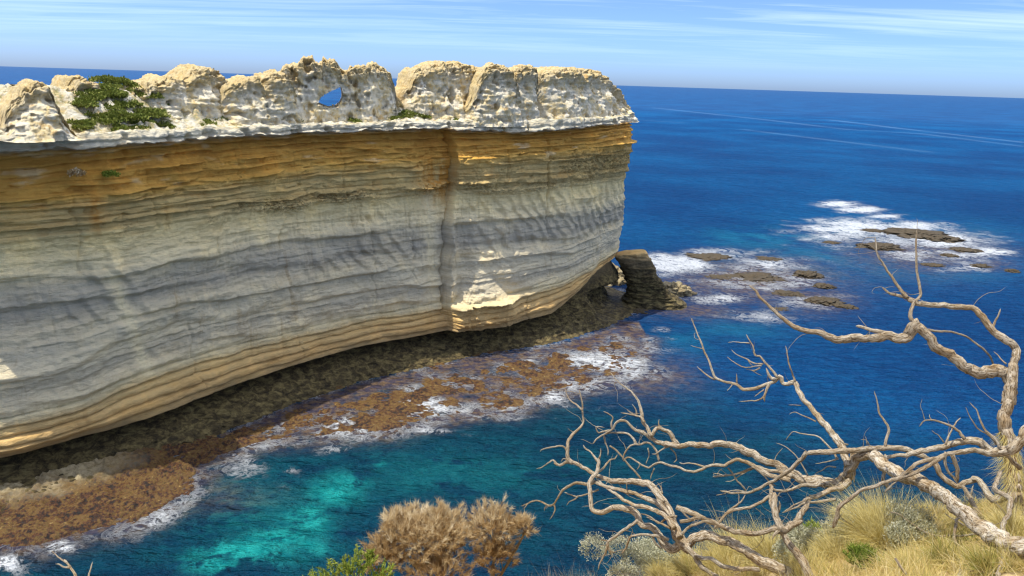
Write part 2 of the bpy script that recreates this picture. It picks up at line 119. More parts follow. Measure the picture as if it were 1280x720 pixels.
LEANING_TREE=[('trunk',[(3.211,4.053,39.357,0.0695),(3.218,4.196,39.3,0.0673),(3.219,4.328,39.252,0.0662),(3.22,4.462,39.217,0.0651),(3.218,4.566,39.192,0.0644),(3.221,4.679,39.181,0.0636),(3.224,4.799,39.176,0.0627),(3.227,4.916,39.175,0.0618),(3.221,5.031,39.171,0.0609),(3.206,5.142,39.159,0.06),(3.191,5.237,39.151,0.0592),(3.171,5.324,39.136,0.0585),(3.147,5.42,39.122,0.0576),(3.116,5.515,39.097,0.0566),(3.084,5.618,39.083,0.0556),(3.059,5.704,39.079,0.0548),(3.047,5.781,39.089,0.054),(3.022,5.842,39.078,0.0533)]),
('branch',[(3.124,5.928,39.014,0.0609),(3.066,5.973,39.034,0.0586),(3.013,5.996,38.998,0.0572),(2.985,6.008,38.945,0.0561),(2.972,6.018,38.879,0.0551),(2.967,6.029,38.796,0.0539),(2.935,6.043,38.725,0.0528),(2.885,6.063,38.689,0.0518),(2.827,6.092,38.679,0.0508),(2.769,6.123,38.675,0.0498),(2.705,6.154,38.663,0.0488),(2.645,6.183,38.653,0.0478),(2.592,6.217,38.664,0.0469),(2.526,6.262,38.685,0.0457),(2.453,6.315,38.718,0.0443),(2.378,6.36,38.732,0.0431),(2.303,6.408,38.752,0.0419),(2.239,6.447,38.77,0.0409),(2.162,6.495,38.792,0.0397),(2.09,6.532,38.795,0.0386),(2.024,6.563,38.793,0.0377),(1.964,6.588,38.779,0.0369),(1.911,6.606,38.752,0.0362),(1.83,6.641,38.74,0.0351),(1.755,6.67,38.722,0.0341),(1.665,6.704,38.694,0.0329),(1.603,6.728,38.68,0.0321),(1.51,6.773,38.688,0.0308)]),
('branch',[(1.573,6.767,38.668,0.0308),(1.484,6.789,38.671,0.0275),(1.379,6.83,38.715,0.0242),(1.326,6.853,38.744,0.0226),(1.25,6.877,38.764,0.0208),(1.182,6.908,38.806,0.0189),(1.136,6.928,38.83,0.0177),(1.083,6.938,38.823,0.0166),(1.054,6.938,38.78,0.0156),(1.026,6.936,38.728,0.0145),(0.966,6.94,38.681,0.013),(0.913,6.946,38.651,0.0119),(0.876,6.947,38.614,0.011),(0.847,6.946,38.562,0.0099)]),
('branch',[(1.65,6.766,38.663,0.0347),(1.602,6.779,38.713,0.0318),(1.554,6.795,38.771,0.0294),(1.506,6.807,38.815,0.0276),(1.46,6.81,38.828,0.0264),(1.421,6.806,38.812,0.0253),(1.4,6.794,38.767,0.0241),(1.393,6.784,38.729,0.0231)]),
('twig',[(1.491,6.807,38.814,0.0154),(1.451,6.818,38.858,0.0093),(1.457,6.83,38.903,0.0058)]),
('branch',[(1.393,6.788,38.744,0.0308),(1.371,6.805,38.769,0.0285),(1.341,6.838,38.82,0.0255),(1.311,6.863,38.857,0.0235),(1.297,6.91,38.936,0.0202),(1.283,6.942,38.989,0.0181),(1.26,6.975,39.042,0.0161),(1.207,7.011,39.092,0.0136),(1.154,7.04,39.128,0.0115),(1.1,7.066,39.158,0.0096),(1.039,7.104,39.208,0.0071),(1.007,7.13,39.248,0.0055)]),
('twig',[(1.319,6.821,38.869,0.0193),(1.269,6.862,38.907,0.0147),(1.203,6.894,38.915,0.0114),(1.152,6.915,38.913,0.0092),(1.1,6.936,38.91,0.007)]),
('twig',[(1.257,6.929,38.884,0.0156),(1.247,6.945,38.944,0.0099),(1.207,6.959,38.996,0.0055)]),
('twig',[(1.234,6.931,38.891,0.0117),(1.186,6.938,38.92,0.0069),(1.162,6.944,38.942,0.0047)]),
('twig',[(1.033,6.986,38.713,0.0158),(1.023,7.003,38.774,0.0127),(1.037,7.015,38.82,0.0108),(0.988,7.025,38.857,0.0088),(0.94,7.031,38.879,0.0071)]),
('twig',[(1.017,6.982,38.697,0.0158),(0.954,6.98,38.688,0.0129),(0.899,6.975,38.671,0.0109),(0.874,6.985,38.708,0.0094),(0.882,6.991,38.731,0.0087),(0.961,6.988,38.719,0.0063)]),
('twig',[(1.258,6.856,38.613,0.0195),(1.235,6.886,38.665,0.0169),(1.182,6.91,38.695,0.015),(1.106,6.93,38.699,0.013),(1.022,6.948,38.688,0.0109),(0.953,6.958,38.664,0.0093),(0.901,6.963,38.625,0.0079)]),
('branch',[(1.47,6.726,38.516,0.0154),(1.439,6.77,38.603,0.0144),(1.394,6.798,38.655,0.0139),(1.341,6.811,38.663,0.0135),(1.289,6.816,38.642,0.0132),(1.229,6.824,38.628,0.0128),(1.185,6.825,38.592,0.0125),(1.142,6.822,38.531,0.0121),(1.13,6.816,38.465,0.0117)]),
('twig',[(0.956,6.967,38.642,0.0139),(0.974,6.951,38.581,0.0115),(0.999,6.933,38.513,0.0094),(1.001,6.916,38.452,0.0079)]),
('twig',[(1.001,6.852,38.597,0.0117),(1.062,6.825,38.562,0.0122),(1.108,6.8,38.525,0.0124),(1.147,6.776,38.487,0.0127),(1.2,6.744,38.437,0.013),(1.261,6.708,38.382,0.0133),(1.306,6.677,38.332,0.0135)]),
('twig',[(1.574,6.759,38.638,0.0116),(1.614,6.748,38.595,0.0099),(1.639,6.732,38.536,0.0086),(1.609,6.721,38.498,0.0077)]),
('twig',[(1.558,6.763,38.652,0.0116),(1.497,6.757,38.628,0.0098),(1.437,6.744,38.582,0.0084),(1.398,6.744,38.581,0.0077)]),
('twig',[(1.376,6.849,38.586,0.0117),(1.387,6.829,38.511,0.0084),(1.358,6.808,38.434,0.0059)]),
('twig',[(1.426,6.708,38.447,0.0116),(1.404,6.694,38.395,0.0083),(1.391,6.678,38.335,0.0058)]),
('branch',[(2.517,6.146,38.669,0.0283),(2.439,6.188,38.667,0.0265),(2.36,6.23,38.665,0.0251),(2.286,6.281,38.69,0.0239),(2.224,6.324,38.713,0.0229),(2.161,6.361,38.723,0.022),(2.104,6.393,38.729,0.0212),(2.054,6.41,38.686,0.0205),(2.004,6.427,38.643,0.0198),(1.938,6.456,38.633,0.019),(1.886,6.476,38.612,0.0184),(1.828,6.495,38.559,0.0177),(1.762,6.517,38.52,0.0169),(1.694,6.549,38.517,0.0161),(1.625,6.586,38.528,0.0153),(1.535,6.629,38.527,0.0144),(1.472,6.66,38.534,0.0137),(1.416,6.679,38.505,0.0131),(1.376,6.69,38.455,0.0125),(1.333,6.712,38.459,0.0121),(1.289,6.739,38.477,0.0116),(1.238,6.769,38.494,0.011),(1.194,6.794,38.505,0.0105),(1.165,6.805,38.498,0.0102),(1.138,6.812,38.45,0.0098)]),
('twig',[(1.285,6.719,38.488,0.0096),(1.279,6.711,38.458,0.0074),(1.257,6.703,38.427,0.0054)]),
('twig',[(1.867,6.533,38.565,0.015),(1.799,6.566,38.57,0.0121),(1.73,6.596,38.568,0.0101),(1.675,6.615,38.548,0.0086),(1.64,6.633,38.554,0.0076)]),
('branch',[(2.53,6.154,38.697,0.0248),(2.445,6.221,38.704,0.0218),(2.358,6.277,38.687,0.0197),(2.274,6.336,38.685,0.0178),(2.221,6.363,38.644,0.0167),(2.15,6.4,38.589,0.0152),(2.082,6.433,38.544,0.0138),(2.013,6.47,38.513,0.0126),(1.937,6.51,38.48,0.0113)]),
('twig',[(2.013,6.422,38.539,0.0111),(1.961,6.427,38.559,0.0078),(1.909,6.429,38.565,0.0055)]),
('branch',[(2.573,6.027,38.997,0.0275),(2.547,6.048,38.932,0.0255),(2.517,6.072,38.857,0.0238),(2.478,6.097,38.788,0.0223),(2.422,6.131,38.713,0.0206),(2.364,6.165,38.638,0.019),(2.281,6.211,38.545,0.017),(2.213,6.247,38.482,0.0155),(2.135,6.292,38.445,0.014),(2.055,6.338,38.416,0.0125),(1.98,6.387,38.41,0.0111)]),
('twig',[(2.24,6.384,38.396,0.0111),(2.143,6.389,38.415,0.0086),(2.055,6.386,38.405,0.0068),(2.018,6.38,38.382,0.0061),(1.945,6.375,38.366,0.0048)]),
('twig',[(2.048,6.442,38.612,0.0111),(2.094,6.428,38.563,0.0111),(2.133,6.413,38.507,0.0111),(2.179,6.4,38.459,0.0111),(2.224,6.389,38.417,0.0111)]),
('twig',[(2.233,6.437,38.596,0.0111),(2.168,6.425,38.551,0.0084),(2.089,6.411,38.499,0.0061),(2.03,6.409,38.49,0.0048)]),
('twig',[(2.205,6.266,38.728,0.0126),(2.293,6.249,38.668,0.0109),(2.368,6.231,38.601,0.0097),(2.426,6.221,38.561,0.009)]),
('branch',[(3.84,5.707,38.96,0.0295),(3.778,5.714,38.931,0.0293),(3.716,5.719,38.89,0.0291),(3.669,5.736,38.908,0.029),(3.622,5.758,38.938,0.0289),(3.588,5.781,38.976,0.0288),(3.568,5.813,39.038,0.0287),(3.526,5.832,39.064,0.0287),(3.461,5.854,39.087,0.0286),(3.388,5.878,39.109,0.0284),(3.316,5.901,39.131,0.0283),(3.237,5.918,39.128,0.0282),(3.146,5.933,39.109,0.0281),(3.054,5.948,39.091,0.028),(2.943,5.966,39.064,0.0279),(2.819,5.986,39.041,0.0278),(2.7,6.006,39.019,0.0276),(2.573,6.027,38.997,0.0275)]),
('branch',[(4.002,5.498,38.954,0.0477),(3.955,5.527,38.893,0.0423),(3.92,5.548,38.872,0.0399),(3.9,5.59,38.904,0.0372),(3.883,5.641,38.947,0.0341),(3.851,5.683,38.973,0.0315),(3.814,5.706,38.959,0.0295)]),
('branch',[(2.934,6,38.895,0.0447),(2.927,6.045,38.932,0.0425),(2.923,6.106,38.984,0.0405),(2.908,6.174,39.041,0.0384),(2.866,6.245,39.089,0.0363),(2.818,6.319,39.138,0.0342),(2.769,6.403,39.199,0.032),(2.719,6.482,39.256,0.03),(2.683,6.541,39.3,0.0285),(2.659,6.591,39.341,0.0273),(2.651,6.654,39.402,0.0259)]),
('branch',[(2.668,6.64,39.352,0.0296),(2.635,6.67,39.395,0.0279),(2.597,6.676,39.367,0.0269),(2.556,6.687,39.361,0.0261),(2.538,6.714,39.406,0.0251),(2.518,6.728,39.423,0.0246),(2.493,6.73,39.39,0.0239),(2.474,6.732,39.364,0.0234),(2.407,6.744,39.325,0.0222),(2.34,6.756,39.286,0.021),(2.237,6.779,39.256,0.0194),(2.188,6.799,39.271,0.0186),(2.153,6.818,39.294,0.018),(2.082,6.84,39.299,0.017),(2.011,6.863,39.304,0.016),(1.961,6.891,39.34,0.0151),(1.927,6.947,39.432,0.0136),(1.886,7.003,39.524,0.0122),(1.851,7.051,39.604,0.011),(1.801,7.123,39.725,0.0092),(1.758,7.18,39.82,0.0078)]),
('twig',[(1.984,6.935,39.291,0.0154),(1.944,6.959,39.296,0.0126),(1.889,7.004,39.327,0.0093),(1.828,7.059,39.37,0.0059)]),
('twig',[(1.86,7.01,39.57,0.0077),(1.79,7.013,39.583,0.0053),(1.735,7.017,39.596,0.0039)]),
('twig',[(2.164,6.831,39.29,0.0133),(2.163,6.843,39.334,0.0092),(2.154,6.856,39.385,0.0057)]),
('twig',[(2.155,6.924,39.251,0.0096),(2.126,6.914,39.213,0.0066),(2.096,6.905,39.183,0.0046)]),
('branch',[(2.48,6.662,39.432,0.0185),(2.444,6.704,39.478,0.0162),(2.407,6.743,39.518,0.0146),(2.363,6.787,39.563,0.013),(2.337,6.81,39.586,0.0121),(2.304,6.825,39.587,0.0114),(2.29,6.878,39.655,0.0098),(2.259,6.924,39.71,0.0085),(2.241,6.954,39.748,0.0076)]),
('twig',[(2.274,6.932,39.668,0.0095),(2.182,6.934,39.672,0.0069),(2.068,6.933,39.669,0.0046)]),
('twig',[(2.376,6.788,39.515,0.0131),(2.315,6.831,39.505,0.0106),(2.254,6.888,39.522,0.0085),(2.179,6.952,39.537,0.0063),(2.13,7.01,39.571,0.0046)]),
('twig',[(2.362,6.784,39.5,0.0113),(2.3,6.822,39.476,0.0093),(2.226,6.867,39.448,0.0077),(2.15,6.932,39.469,0.006),(2.093,6.992,39.503,0.0046)]),
('twig',[(2.347,6.778,39.478,0.0113),(2.308,6.81,39.441,0.008),(2.243,6.869,39.432,0.0046)]),
('twig',[(2.273,6.771,39.454,0.0075),(2.326,6.764,39.427,0.0057),(2.372,6.759,39.406,0.0045)]),
('twig',[(2.233,6.796,39.547,0.0075),(2.256,6.787,39.512,0.0064),(2.287,6.781,39.491,0.0056)]),
('twig',[(2.451,6.658,39.417,0.0259),(2.414,6.661,39.43,0.0204),(2.39,6.673,39.473,0.0153),(2.374,6.684,39.515,0.0111)]),
('twig',[(2.408,6.65,39.387,0.0222),(2.38,6.632,39.322,0.017),(2.36,6.613,39.25,0.0129),(2.369,6.603,39.215,0.0111)]),
('twig',[(2.374,6.619,39.272,0.0148),(2.319,6.636,39.215,0.0109),(2.248,6.663,39.193,0.008),(2.162,6.695,39.168,0.0049)]),
('twig',[(2.358,6.632,39.322,0.0092),(2.307,6.622,39.284,0.0062),(2.271,6.614,39.255,0.0044)]),
('twig',[(2.644,6.654,39.402,0.0148),(2.621,6.702,39.477,0.0117),(2.598,6.743,39.54,0.0098),(2.59,6.79,39.617,0.0077),(2.581,6.834,39.688,0.006)]),
('twig',[(2.767,6.375,39.134,0.0108),(2.719,6.404,39.149,0.0087),(2.663,6.436,39.164,0.007),(2.601,6.471,39.178,0.0054),(2.565,6.482,39.148,0.0044)]),
('twig',[(2.664,6.504,39.229,0.0073),(2.606,6.505,39.234,0.0051),(2.555,6.505,39.232,0.0036)]),
('twig',[(2.836,6.017,38.958,0.0138),(2.812,6.078,39.009,0.0118),(2.777,6.124,39.039,0.0107),(2.746,6.163,39.064,0.0098),(2.708,6.197,39.077,0.009),(2.652,6.234,39.072,0.008),(2.601,6.266,39.062,0.0072),(2.55,6.301,39.06,0.0063),(2.514,6.32,39.002,0.0055),(2.5,6.33,38.966,0.005)]),
('twig',[(2.928,6.048,39.074,0.0103),(2.887,6.051,39.086,0.0075),(2.851,6.06,39.118,0.0052)]),
('twig',[(2.632,6.066,38.756,0.0105),(2.59,6.112,38.831,0.0086),(2.547,6.151,38.894,0.0073),(2.49,6.187,38.943,0.0062),(2.438,6.21,38.968,0.0054),(2.379,6.23,38.98,0.0046)]),
('twig',[(2.37,6.186,38.815,0.0071),(2.383,6.2,38.87,0.0055),(2.417,6.212,38.913,0.0043),(2.444,6.219,38.941,0.0035)]),
('twig',[(3.067,5.956,39.117,0.0068),(3.038,5.968,39.162,0.0047),(2.991,5.969,39.167,0.0034)]),
('twig',[(3.046,5.958,39.123,0.0068),(3.031,5.973,39.182,0.0039),(3.024,5.977,39.195,0.0034)]),
('twig',[(2.849,6.017,38.959,0.012),(2.786,6.048,38.91,0.0081),(2.692,6.096,38.866,0.0042)]),
('twig',[(2.831,5.997,38.885,0.0103),(2.776,6.029,38.874,0.0078),(2.741,6.046,38.825,0.0061),(2.688,6.07,38.772,0.0042)]),
('twig',[(2.993,5.965,38.764,0.0069),(2.985,5.979,38.817,0.0069),(2.969,5.991,38.863,0.0069)]),
('branch',[(3.619,5.257,38.827,0.0369),(3.582,5.302,38.867,0.0282),(3.558,5.336,38.901,0.0233),(3.54,5.373,38.941,0.0187),(3.524,5.398,38.967,0.0156)]),
('branch',[(3.725,5.294,38.772,0.0341),(3.693,5.375,38.861,0.0274),(3.658,5.449,38.943,0.0228),(3.632,5.499,38.997,0.0199),(3.618,5.513,39.01,0.0191)]),
('twig',[(3.691,5.489,38.92,0.0127),(3.702,5.505,38.982,0.0084),(3.713,5.515,39.019,0.0064)]),
('twig',[(3.438,4.971,38.92,0.0117),(3.374,5.002,38.885,0.0106),(3.3,5.039,38.852,0.0097),(3.228,5.074,38.826,0.009),(3.174,5.107,38.824,0.0084),(3.129,5.14,38.835,0.008),(3.084,5.178,38.857,0.0075),(3.048,5.213,38.882,0.007),(3.002,5.249,38.9,0.0066),(2.953,5.275,38.896,0.0061)]),
('twig',[(3.352,5.1,39.016,0.0148),(3.297,4.999,39.01,0.0146),(3.218,4.876,39.006,0.0143),(3.146,4.755,39.005,0.014),(3.112,4.646,39.013,0.0137),(3.06,4.524,39.019,0.0134),(2.993,4.405,39.026,0.0131),(2.875,4.227,39.042,0.0126)]),
('twig',[(3.468,5.164,38.866,0.0091),(3.425,5.171,38.894,0.0074),(3.363,5.179,38.921,0.0058),(3.314,5.188,38.955,0.0045)]),
('twig',[(3.183,5.777,38.838,0.0233),(3.142,5.789,38.882,0.0224),(3.153,5.808,38.953,0.0215),(3.164,5.831,39.037,0.0206),(3.155,5.846,39.095,0.02)]),
('branch',[(2.907,5.877,38.825,0.0305),(2.818,5.843,38.781,0.0294),(2.715,5.815,38.763,0.0285),(2.612,5.78,38.727,0.0277),(2.511,5.752,38.71,0.0269),(2.481,5.737,38.688,0.0267)]),
('branch',[(2.61,5.78,38.847,0.0233),(2.573,5.766,38.831,0.0219),(2.486,5.751,38.844,0.0197),(2.407,5.727,38.825,0.0179),(2.321,5.702,38.807,0.0161),(2.25,5.688,38.813,0.0148),(2.2,5.681,38.83,0.0138),(2.169,5.679,38.858,0.0131)]),
('branch',[(2.747,5.746,38.722,0.02),(2.66,5.727,38.716,0.0171),(2.574,5.707,38.709,0.0149),(2.488,5.691,38.716,0.013),(2.402,5.663,38.685,0.011),(2.332,5.642,38.666,0.0095),(2.268,5.624,38.652,0.0082)])]
LOW_TREE=[('trunk',[(2.286,4.984,38.39,0.0599),(2.187,5.063,38.44,0.0557),(2.121,5.11,38.466,0.0538),(2.047,5.154,38.482,0.052),(1.978,5.197,38.5,0.0505),(1.914,5.238,38.519,0.049),(1.854,5.274,38.535,0.0478),(1.788,5.31,38.545,0.0465),(1.715,5.35,38.558,0.0451),(1.664,5.377,38.567,0.0442),(1.613,5.398,38.559,0.0433),(1.556,5.417,38.531,0.0423),(1.505,5.432,38.497,0.0414),(1.46,5.444,38.451,0.0406),(1.409,5.458,38.411,0.0396),(1.362,5.472,38.385,0.0389),(1.32,5.491,38.386,0.0382),(1.29,5.521,38.417,0.0374),(1.267,5.554,38.454,0.0366),(1.243,5.583,38.486,0.0358),(1.2,5.605,38.493,0.0351),(1.151,5.626,38.493,0.0344),(1.12,5.653,38.52,0.0336),(1.096,5.686,38.558,0.0328),(1.058,5.715,38.584,0.032),(1.007,5.736,38.585,0.0313),(0.95,5.757,38.578,0.0304),(0.9,5.772,38.559,0.0297),(0.849,5.785,38.52,0.0289),(0.805,5.797,38.495,0.0282),(0.759,5.816,38.497,0.0275),(0.733,5.839,38.521,0.0269),(0.726,5.878,38.574,0.026),(0.727,5.914,38.622,0.0252),(0.714,5.951,38.67,0.0243),(0.735,5.98,38.707,0.0236),(0.777,6.014,38.744,0.0227),(0.792,6.047,38.788,0.022),(0.8,6.091,38.849,0.0209)]),
('twig',[(0.793,6.086,38.829,0.0174),(0.767,6.116,38.851,0.0142),(0.727,6.159,38.881,0.0108),(0.687,6.19,38.895,0.0085),(0.673,6.212,38.915,0.0071)]),
('twig',[(0.807,6.091,38.85,0.014),(0.819,6.102,38.891,0.0097),(0.818,6.115,38.938,0.0063)]),
('twig',[(0.776,6.058,38.727,0.0174),(0.834,6.088,38.744,0.0142),(0.877,6.123,38.781,0.0117),(0.914,6.15,38.807,0.0099),(0.958,6.169,38.814,0.0084),(0.981,6.193,38.842,0.0071)]),
('branch',[(1.479,5.383,38.449,0.0542),(1.447,5.414,38.456,0.0518),(1.416,5.462,38.482,0.0494),(1.391,5.513,38.514,0.0473),(1.377,5.556,38.545,0.0456),(1.364,5.604,38.581,0.0438),(1.356,5.646,38.614,0.0424),(1.324,5.704,38.652,0.0403),(1.292,5.762,38.692,0.0383),(1.251,5.813,38.721,0.0365),(1.216,5.853,38.742,0.0351),(1.167,5.889,38.743,0.0337),(1.112,5.922,38.73,0.0323),(1.018,5.974,38.697,0.0298),(0.923,6.029,38.672,0.0274),(0.858,6.071,38.669,0.0257),(0.792,6.115,38.673,0.024),(0.718,6.174,38.694,0.0219),(0.657,6.219,38.707,0.0203),(0.588,6.268,38.718,0.0185),(0.54,6.293,38.704,0.0174),(0.485,6.317,38.657,0.0159),(0.429,6.349,38.654,0.0146)]),
('branch',[(0.595,6.26,38.707,0.0252),(0.559,6.282,38.734,0.0231),(0.544,6.304,38.769,0.0217),(0.544,6.333,38.818,0.0201),(0.558,6.371,38.879,0.0183),(0.601,6.404,38.928,0.0165),(0.66,6.44,38.976,0.0147),(0.689,6.468,39.019,0.0134),(0.681,6.513,39.094,0.0116),(0.68,6.554,39.163,0.0099),(0.665,6.588,39.22,0.0086),(0.65,6.618,39.27,0.0074)]),
('twig',[(0.676,6.476,39.126,0.0146),(0.633,6.509,39.158,0.0118),(0.576,6.547,39.187,0.0094),(0.539,6.582,39.226,0.0076),(0.524,6.619,39.273,0.0059)]),
('twig',[(0.565,6.367,38.721,0.0146),(0.542,6.38,38.77,0.0128),(0.512,6.39,38.804,0.0117),(0.453,6.389,38.803,0.0105),(0.381,6.385,38.786,0.009),(0.316,6.381,38.77,0.0078),(0.302,6.375,38.749,0.0073)]),
('twig',[(0.466,6.344,38.634,0.0146),(0.437,6.374,38.665,0.012),(0.415,6.385,38.667,0.0111),(0.381,6.394,38.628,0.0094),(0.332,6.407,38.579,0.0074),(0.274,6.425,38.551,0.0055)]),
('twig',[(0.552,6.358,38.686,0.0109),(0.515,6.361,38.699,0.0079),(0.494,6.352,38.663,0.0055)]),
('branch',[(1.35,5.211,38.657,0.0338),(1.339,5.294,38.688,0.0315),(1.314,5.368,38.711,0.03),(1.288,5.443,38.735,0.0286),(1.255,5.509,38.751,0.0274),(1.207,5.569,38.75,0.0263),(1.142,5.643,38.741,0.0249),(1.063,5.73,38.732,0.0233),(0.994,5.797,38.713,0.022),(0.922,5.862,38.689,0.0207),(0.843,5.935,38.668,0.0194),(0.781,5.996,38.662,0.0182),(0.736,6.04,38.659,0.0174)]),
('branch',[(1.305,5.23,38.727,0.0277),(1.272,5.323,38.738,0.0254),(1.241,5.394,38.742,0.0242),(1.192,5.469,38.73,0.0228),(1.14,5.54,38.714,0.0216),(1.071,5.626,38.683,0.0202),(1.005,5.709,38.661,0.0189),(0.95,5.794,38.661,0.0176),(0.886,5.891,38.664,0.0162),(0.833,5.972,38.669,0.015),(0.785,6.044,38.674,0.014)]),
('branch',[(1.239,5.371,38.868,0.0187),(1.203,5.449,38.871,0.0175),(1.176,5.525,38.883,0.0167),(1.153,5.585,38.891,0.0161)]),
('twig',[(1.265,5.567,38.826,0.0097),(1.262,5.628,38.848,0.0068),(1.244,5.68,38.862,0.0049)]),
('branch',[(0.765,6.037,38.646,0.0209),(0.719,6.058,38.617,0.0194),(0.632,6.103,38.596,0.0174),(0.566,6.133,38.554,0.016),(0.519,6.153,38.509,0.015),(0.481,6.172,38.433,0.0137),(0.45,6.19,38.349,0.0125),(0.409,6.207,38.305,0.0117),(0.359,6.235,38.303,0.0109),(0.323,6.26,38.311,0.0102),(0.266,6.289,38.3,0.0093),(0.209,6.312,38.26,0.0084),(0.152,6.334,38.212,0.0074)]),
('twig',[(0.44,6.253,38.295,0.0146),(0.456,6.242,38.253,0.0111),(0.436,6.228,38.203,0.0081),(0.408,6.217,38.16,0.0055)]),
('twig',[(0.207,6.253,38.295,0.0073),(0.186,6.245,38.266,0.0052),(0.165,6.237,38.237,0.0036)]),
('twig',[(0.382,6.25,38.286,0.0109),(0.361,6.243,38.257,0.0076),(0.355,6.235,38.229,0.0055)]),
('twig',[(0.808,6.021,38.587,0.014),(0.745,6.055,38.533,0.0118),(0.68,6.09,38.487,0.0103),(0.627,6.118,38.453,0.0092),(0.572,6.157,38.453,0.0081),(0.524,6.192,38.455,0.0072)]),
('twig',[(0.645,6.094,38.476,0.0106),(0.614,6.116,38.43,0.0082),(0.574,6.141,38.39,0.0063),(0.55,6.161,38.337,0.0047)]),
('branch',[(1.105,5.644,38.532,0.0198),(1.055,5.647,38.484,0.0184),(0.993,5.652,38.433,0.0172),(0.931,5.655,38.369,0.016),(0.881,5.659,38.327,0.0151),(0.857,5.659,38.288,0.0146),(0.887,5.657,38.229,0.0138),(0.896,5.656,38.192,0.0134)]),
('twig',[(0.826,5.37,38.478,0.0159),(0.813,5.38,38.398,0.0123),(0.792,5.389,38.332,0.01),(0.771,5.398,38.266,0.0078),(0.768,5.404,38.218,0.0065)]),
('twig',[(0.832,5.465,38.445,0.0097),(0.787,5.466,38.449,0.0059),(0.761,5.467,38.455,0.0042)]),
('twig',[(0.86,5.443,38.364,0.0097),(0.906,5.44,38.353,0.0042)]),
('branch',[(1.318,5.426,38.494,0.0192),(1.252,5.456,38.509,0.017),(1.191,5.475,38.502,0.0156),(1.1,5.502,38.482,0.0138),(1.039,5.518,38.462,0.0127),(1.01,5.521,38.407,0.0117),(1.002,5.522,38.346,0.0108),(0.967,5.527,38.289,0.0098)]),
('twig',[(1.192,5.481,38.505,0.0129),(1.213,5.468,38.456,0.0115),(1.246,5.456,38.413,0.0105),(1.286,5.45,38.39,0.0097)]),
('twig',[(1.343,5.341,38.757,0.0156),(1.31,5.363,38.749,0.014),(1.257,5.392,38.694,0.0119),(1.226,5.41,38.646,0.0106),(1.159,5.478,38.673,0.0082),(1.09,5.524,38.665,0.0065)]),
('twig',[(1.295,5.318,38.671,0.0156),(1.246,5.386,38.662,0.0125),(1.195,5.454,38.654,0.0101),(1.142,5.518,38.641,0.0081)]),
('branch',[(1.385,5.54,38.723,0.0258),(1.442,5.502,38.719,0.0257),(1.504,5.461,38.717,0.0255),(1.576,5.407,38.703,0.0253),(1.657,5.351,38.699,0.0251),(1.726,5.3,38.691,0.0249),(1.789,5.257,38.692,0.0247),(1.851,5.219,38.705,0.0246),(1.917,5.181,38.731,0.0244),(1.975,5.15,38.774,0.0242),(2.023,5.125,38.812,0.0241),(2.055,5.108,38.851,0.024)]),
('branch',[(1.346,5.243,38.776,0.0184),(1.403,5.232,38.798,0.0177),(1.472,5.219,38.823,0.017),(1.546,5.198,38.825,0.0163),(1.62,5.169,38.804,0.0157),(1.687,5.141,38.783,0.0151)]),
('branch',[(1.338,5.129,38.738,0.0151),(1.385,5.142,38.786,0.0141),(1.445,5.15,38.817,0.0134),(1.516,5.156,38.836,0.0127),(1.584,5.15,38.815,0.0121)]),
('branch',[(1.449,5.368,38.472,0.0286),(1.491,5.34,38.435,0.0269),(1.538,5.305,38.388,0.0254),(1.579,5.274,38.346,0.0242),(1.649,5.243,38.32,0.0229),(1.708,5.219,38.303,0.0219)]),
('branch',[(1.502,5.309,38.442,0.0189),(1.561,5.289,38.436,0.02),(1.631,5.268,38.439,0.0209),(1.689,5.239,38.411,0.0217),(1.747,5.217,38.399,0.0223),(1.832,5.193,38.412,0.0232),(1.917,5.172,38.43,0.024),(1.984,5.151,38.433,0.0246)]),
('twig',[(1.003,5.768,38.805,0.0067),(1.012,5.753,38.747,0.0055),(1.027,5.739,38.696,0.0047)]),
('twig',[(1.372,5.356,38.812,0.0125),(1.417,5.344,38.765,0.0105),(1.456,5.336,38.736,0.0094)])]
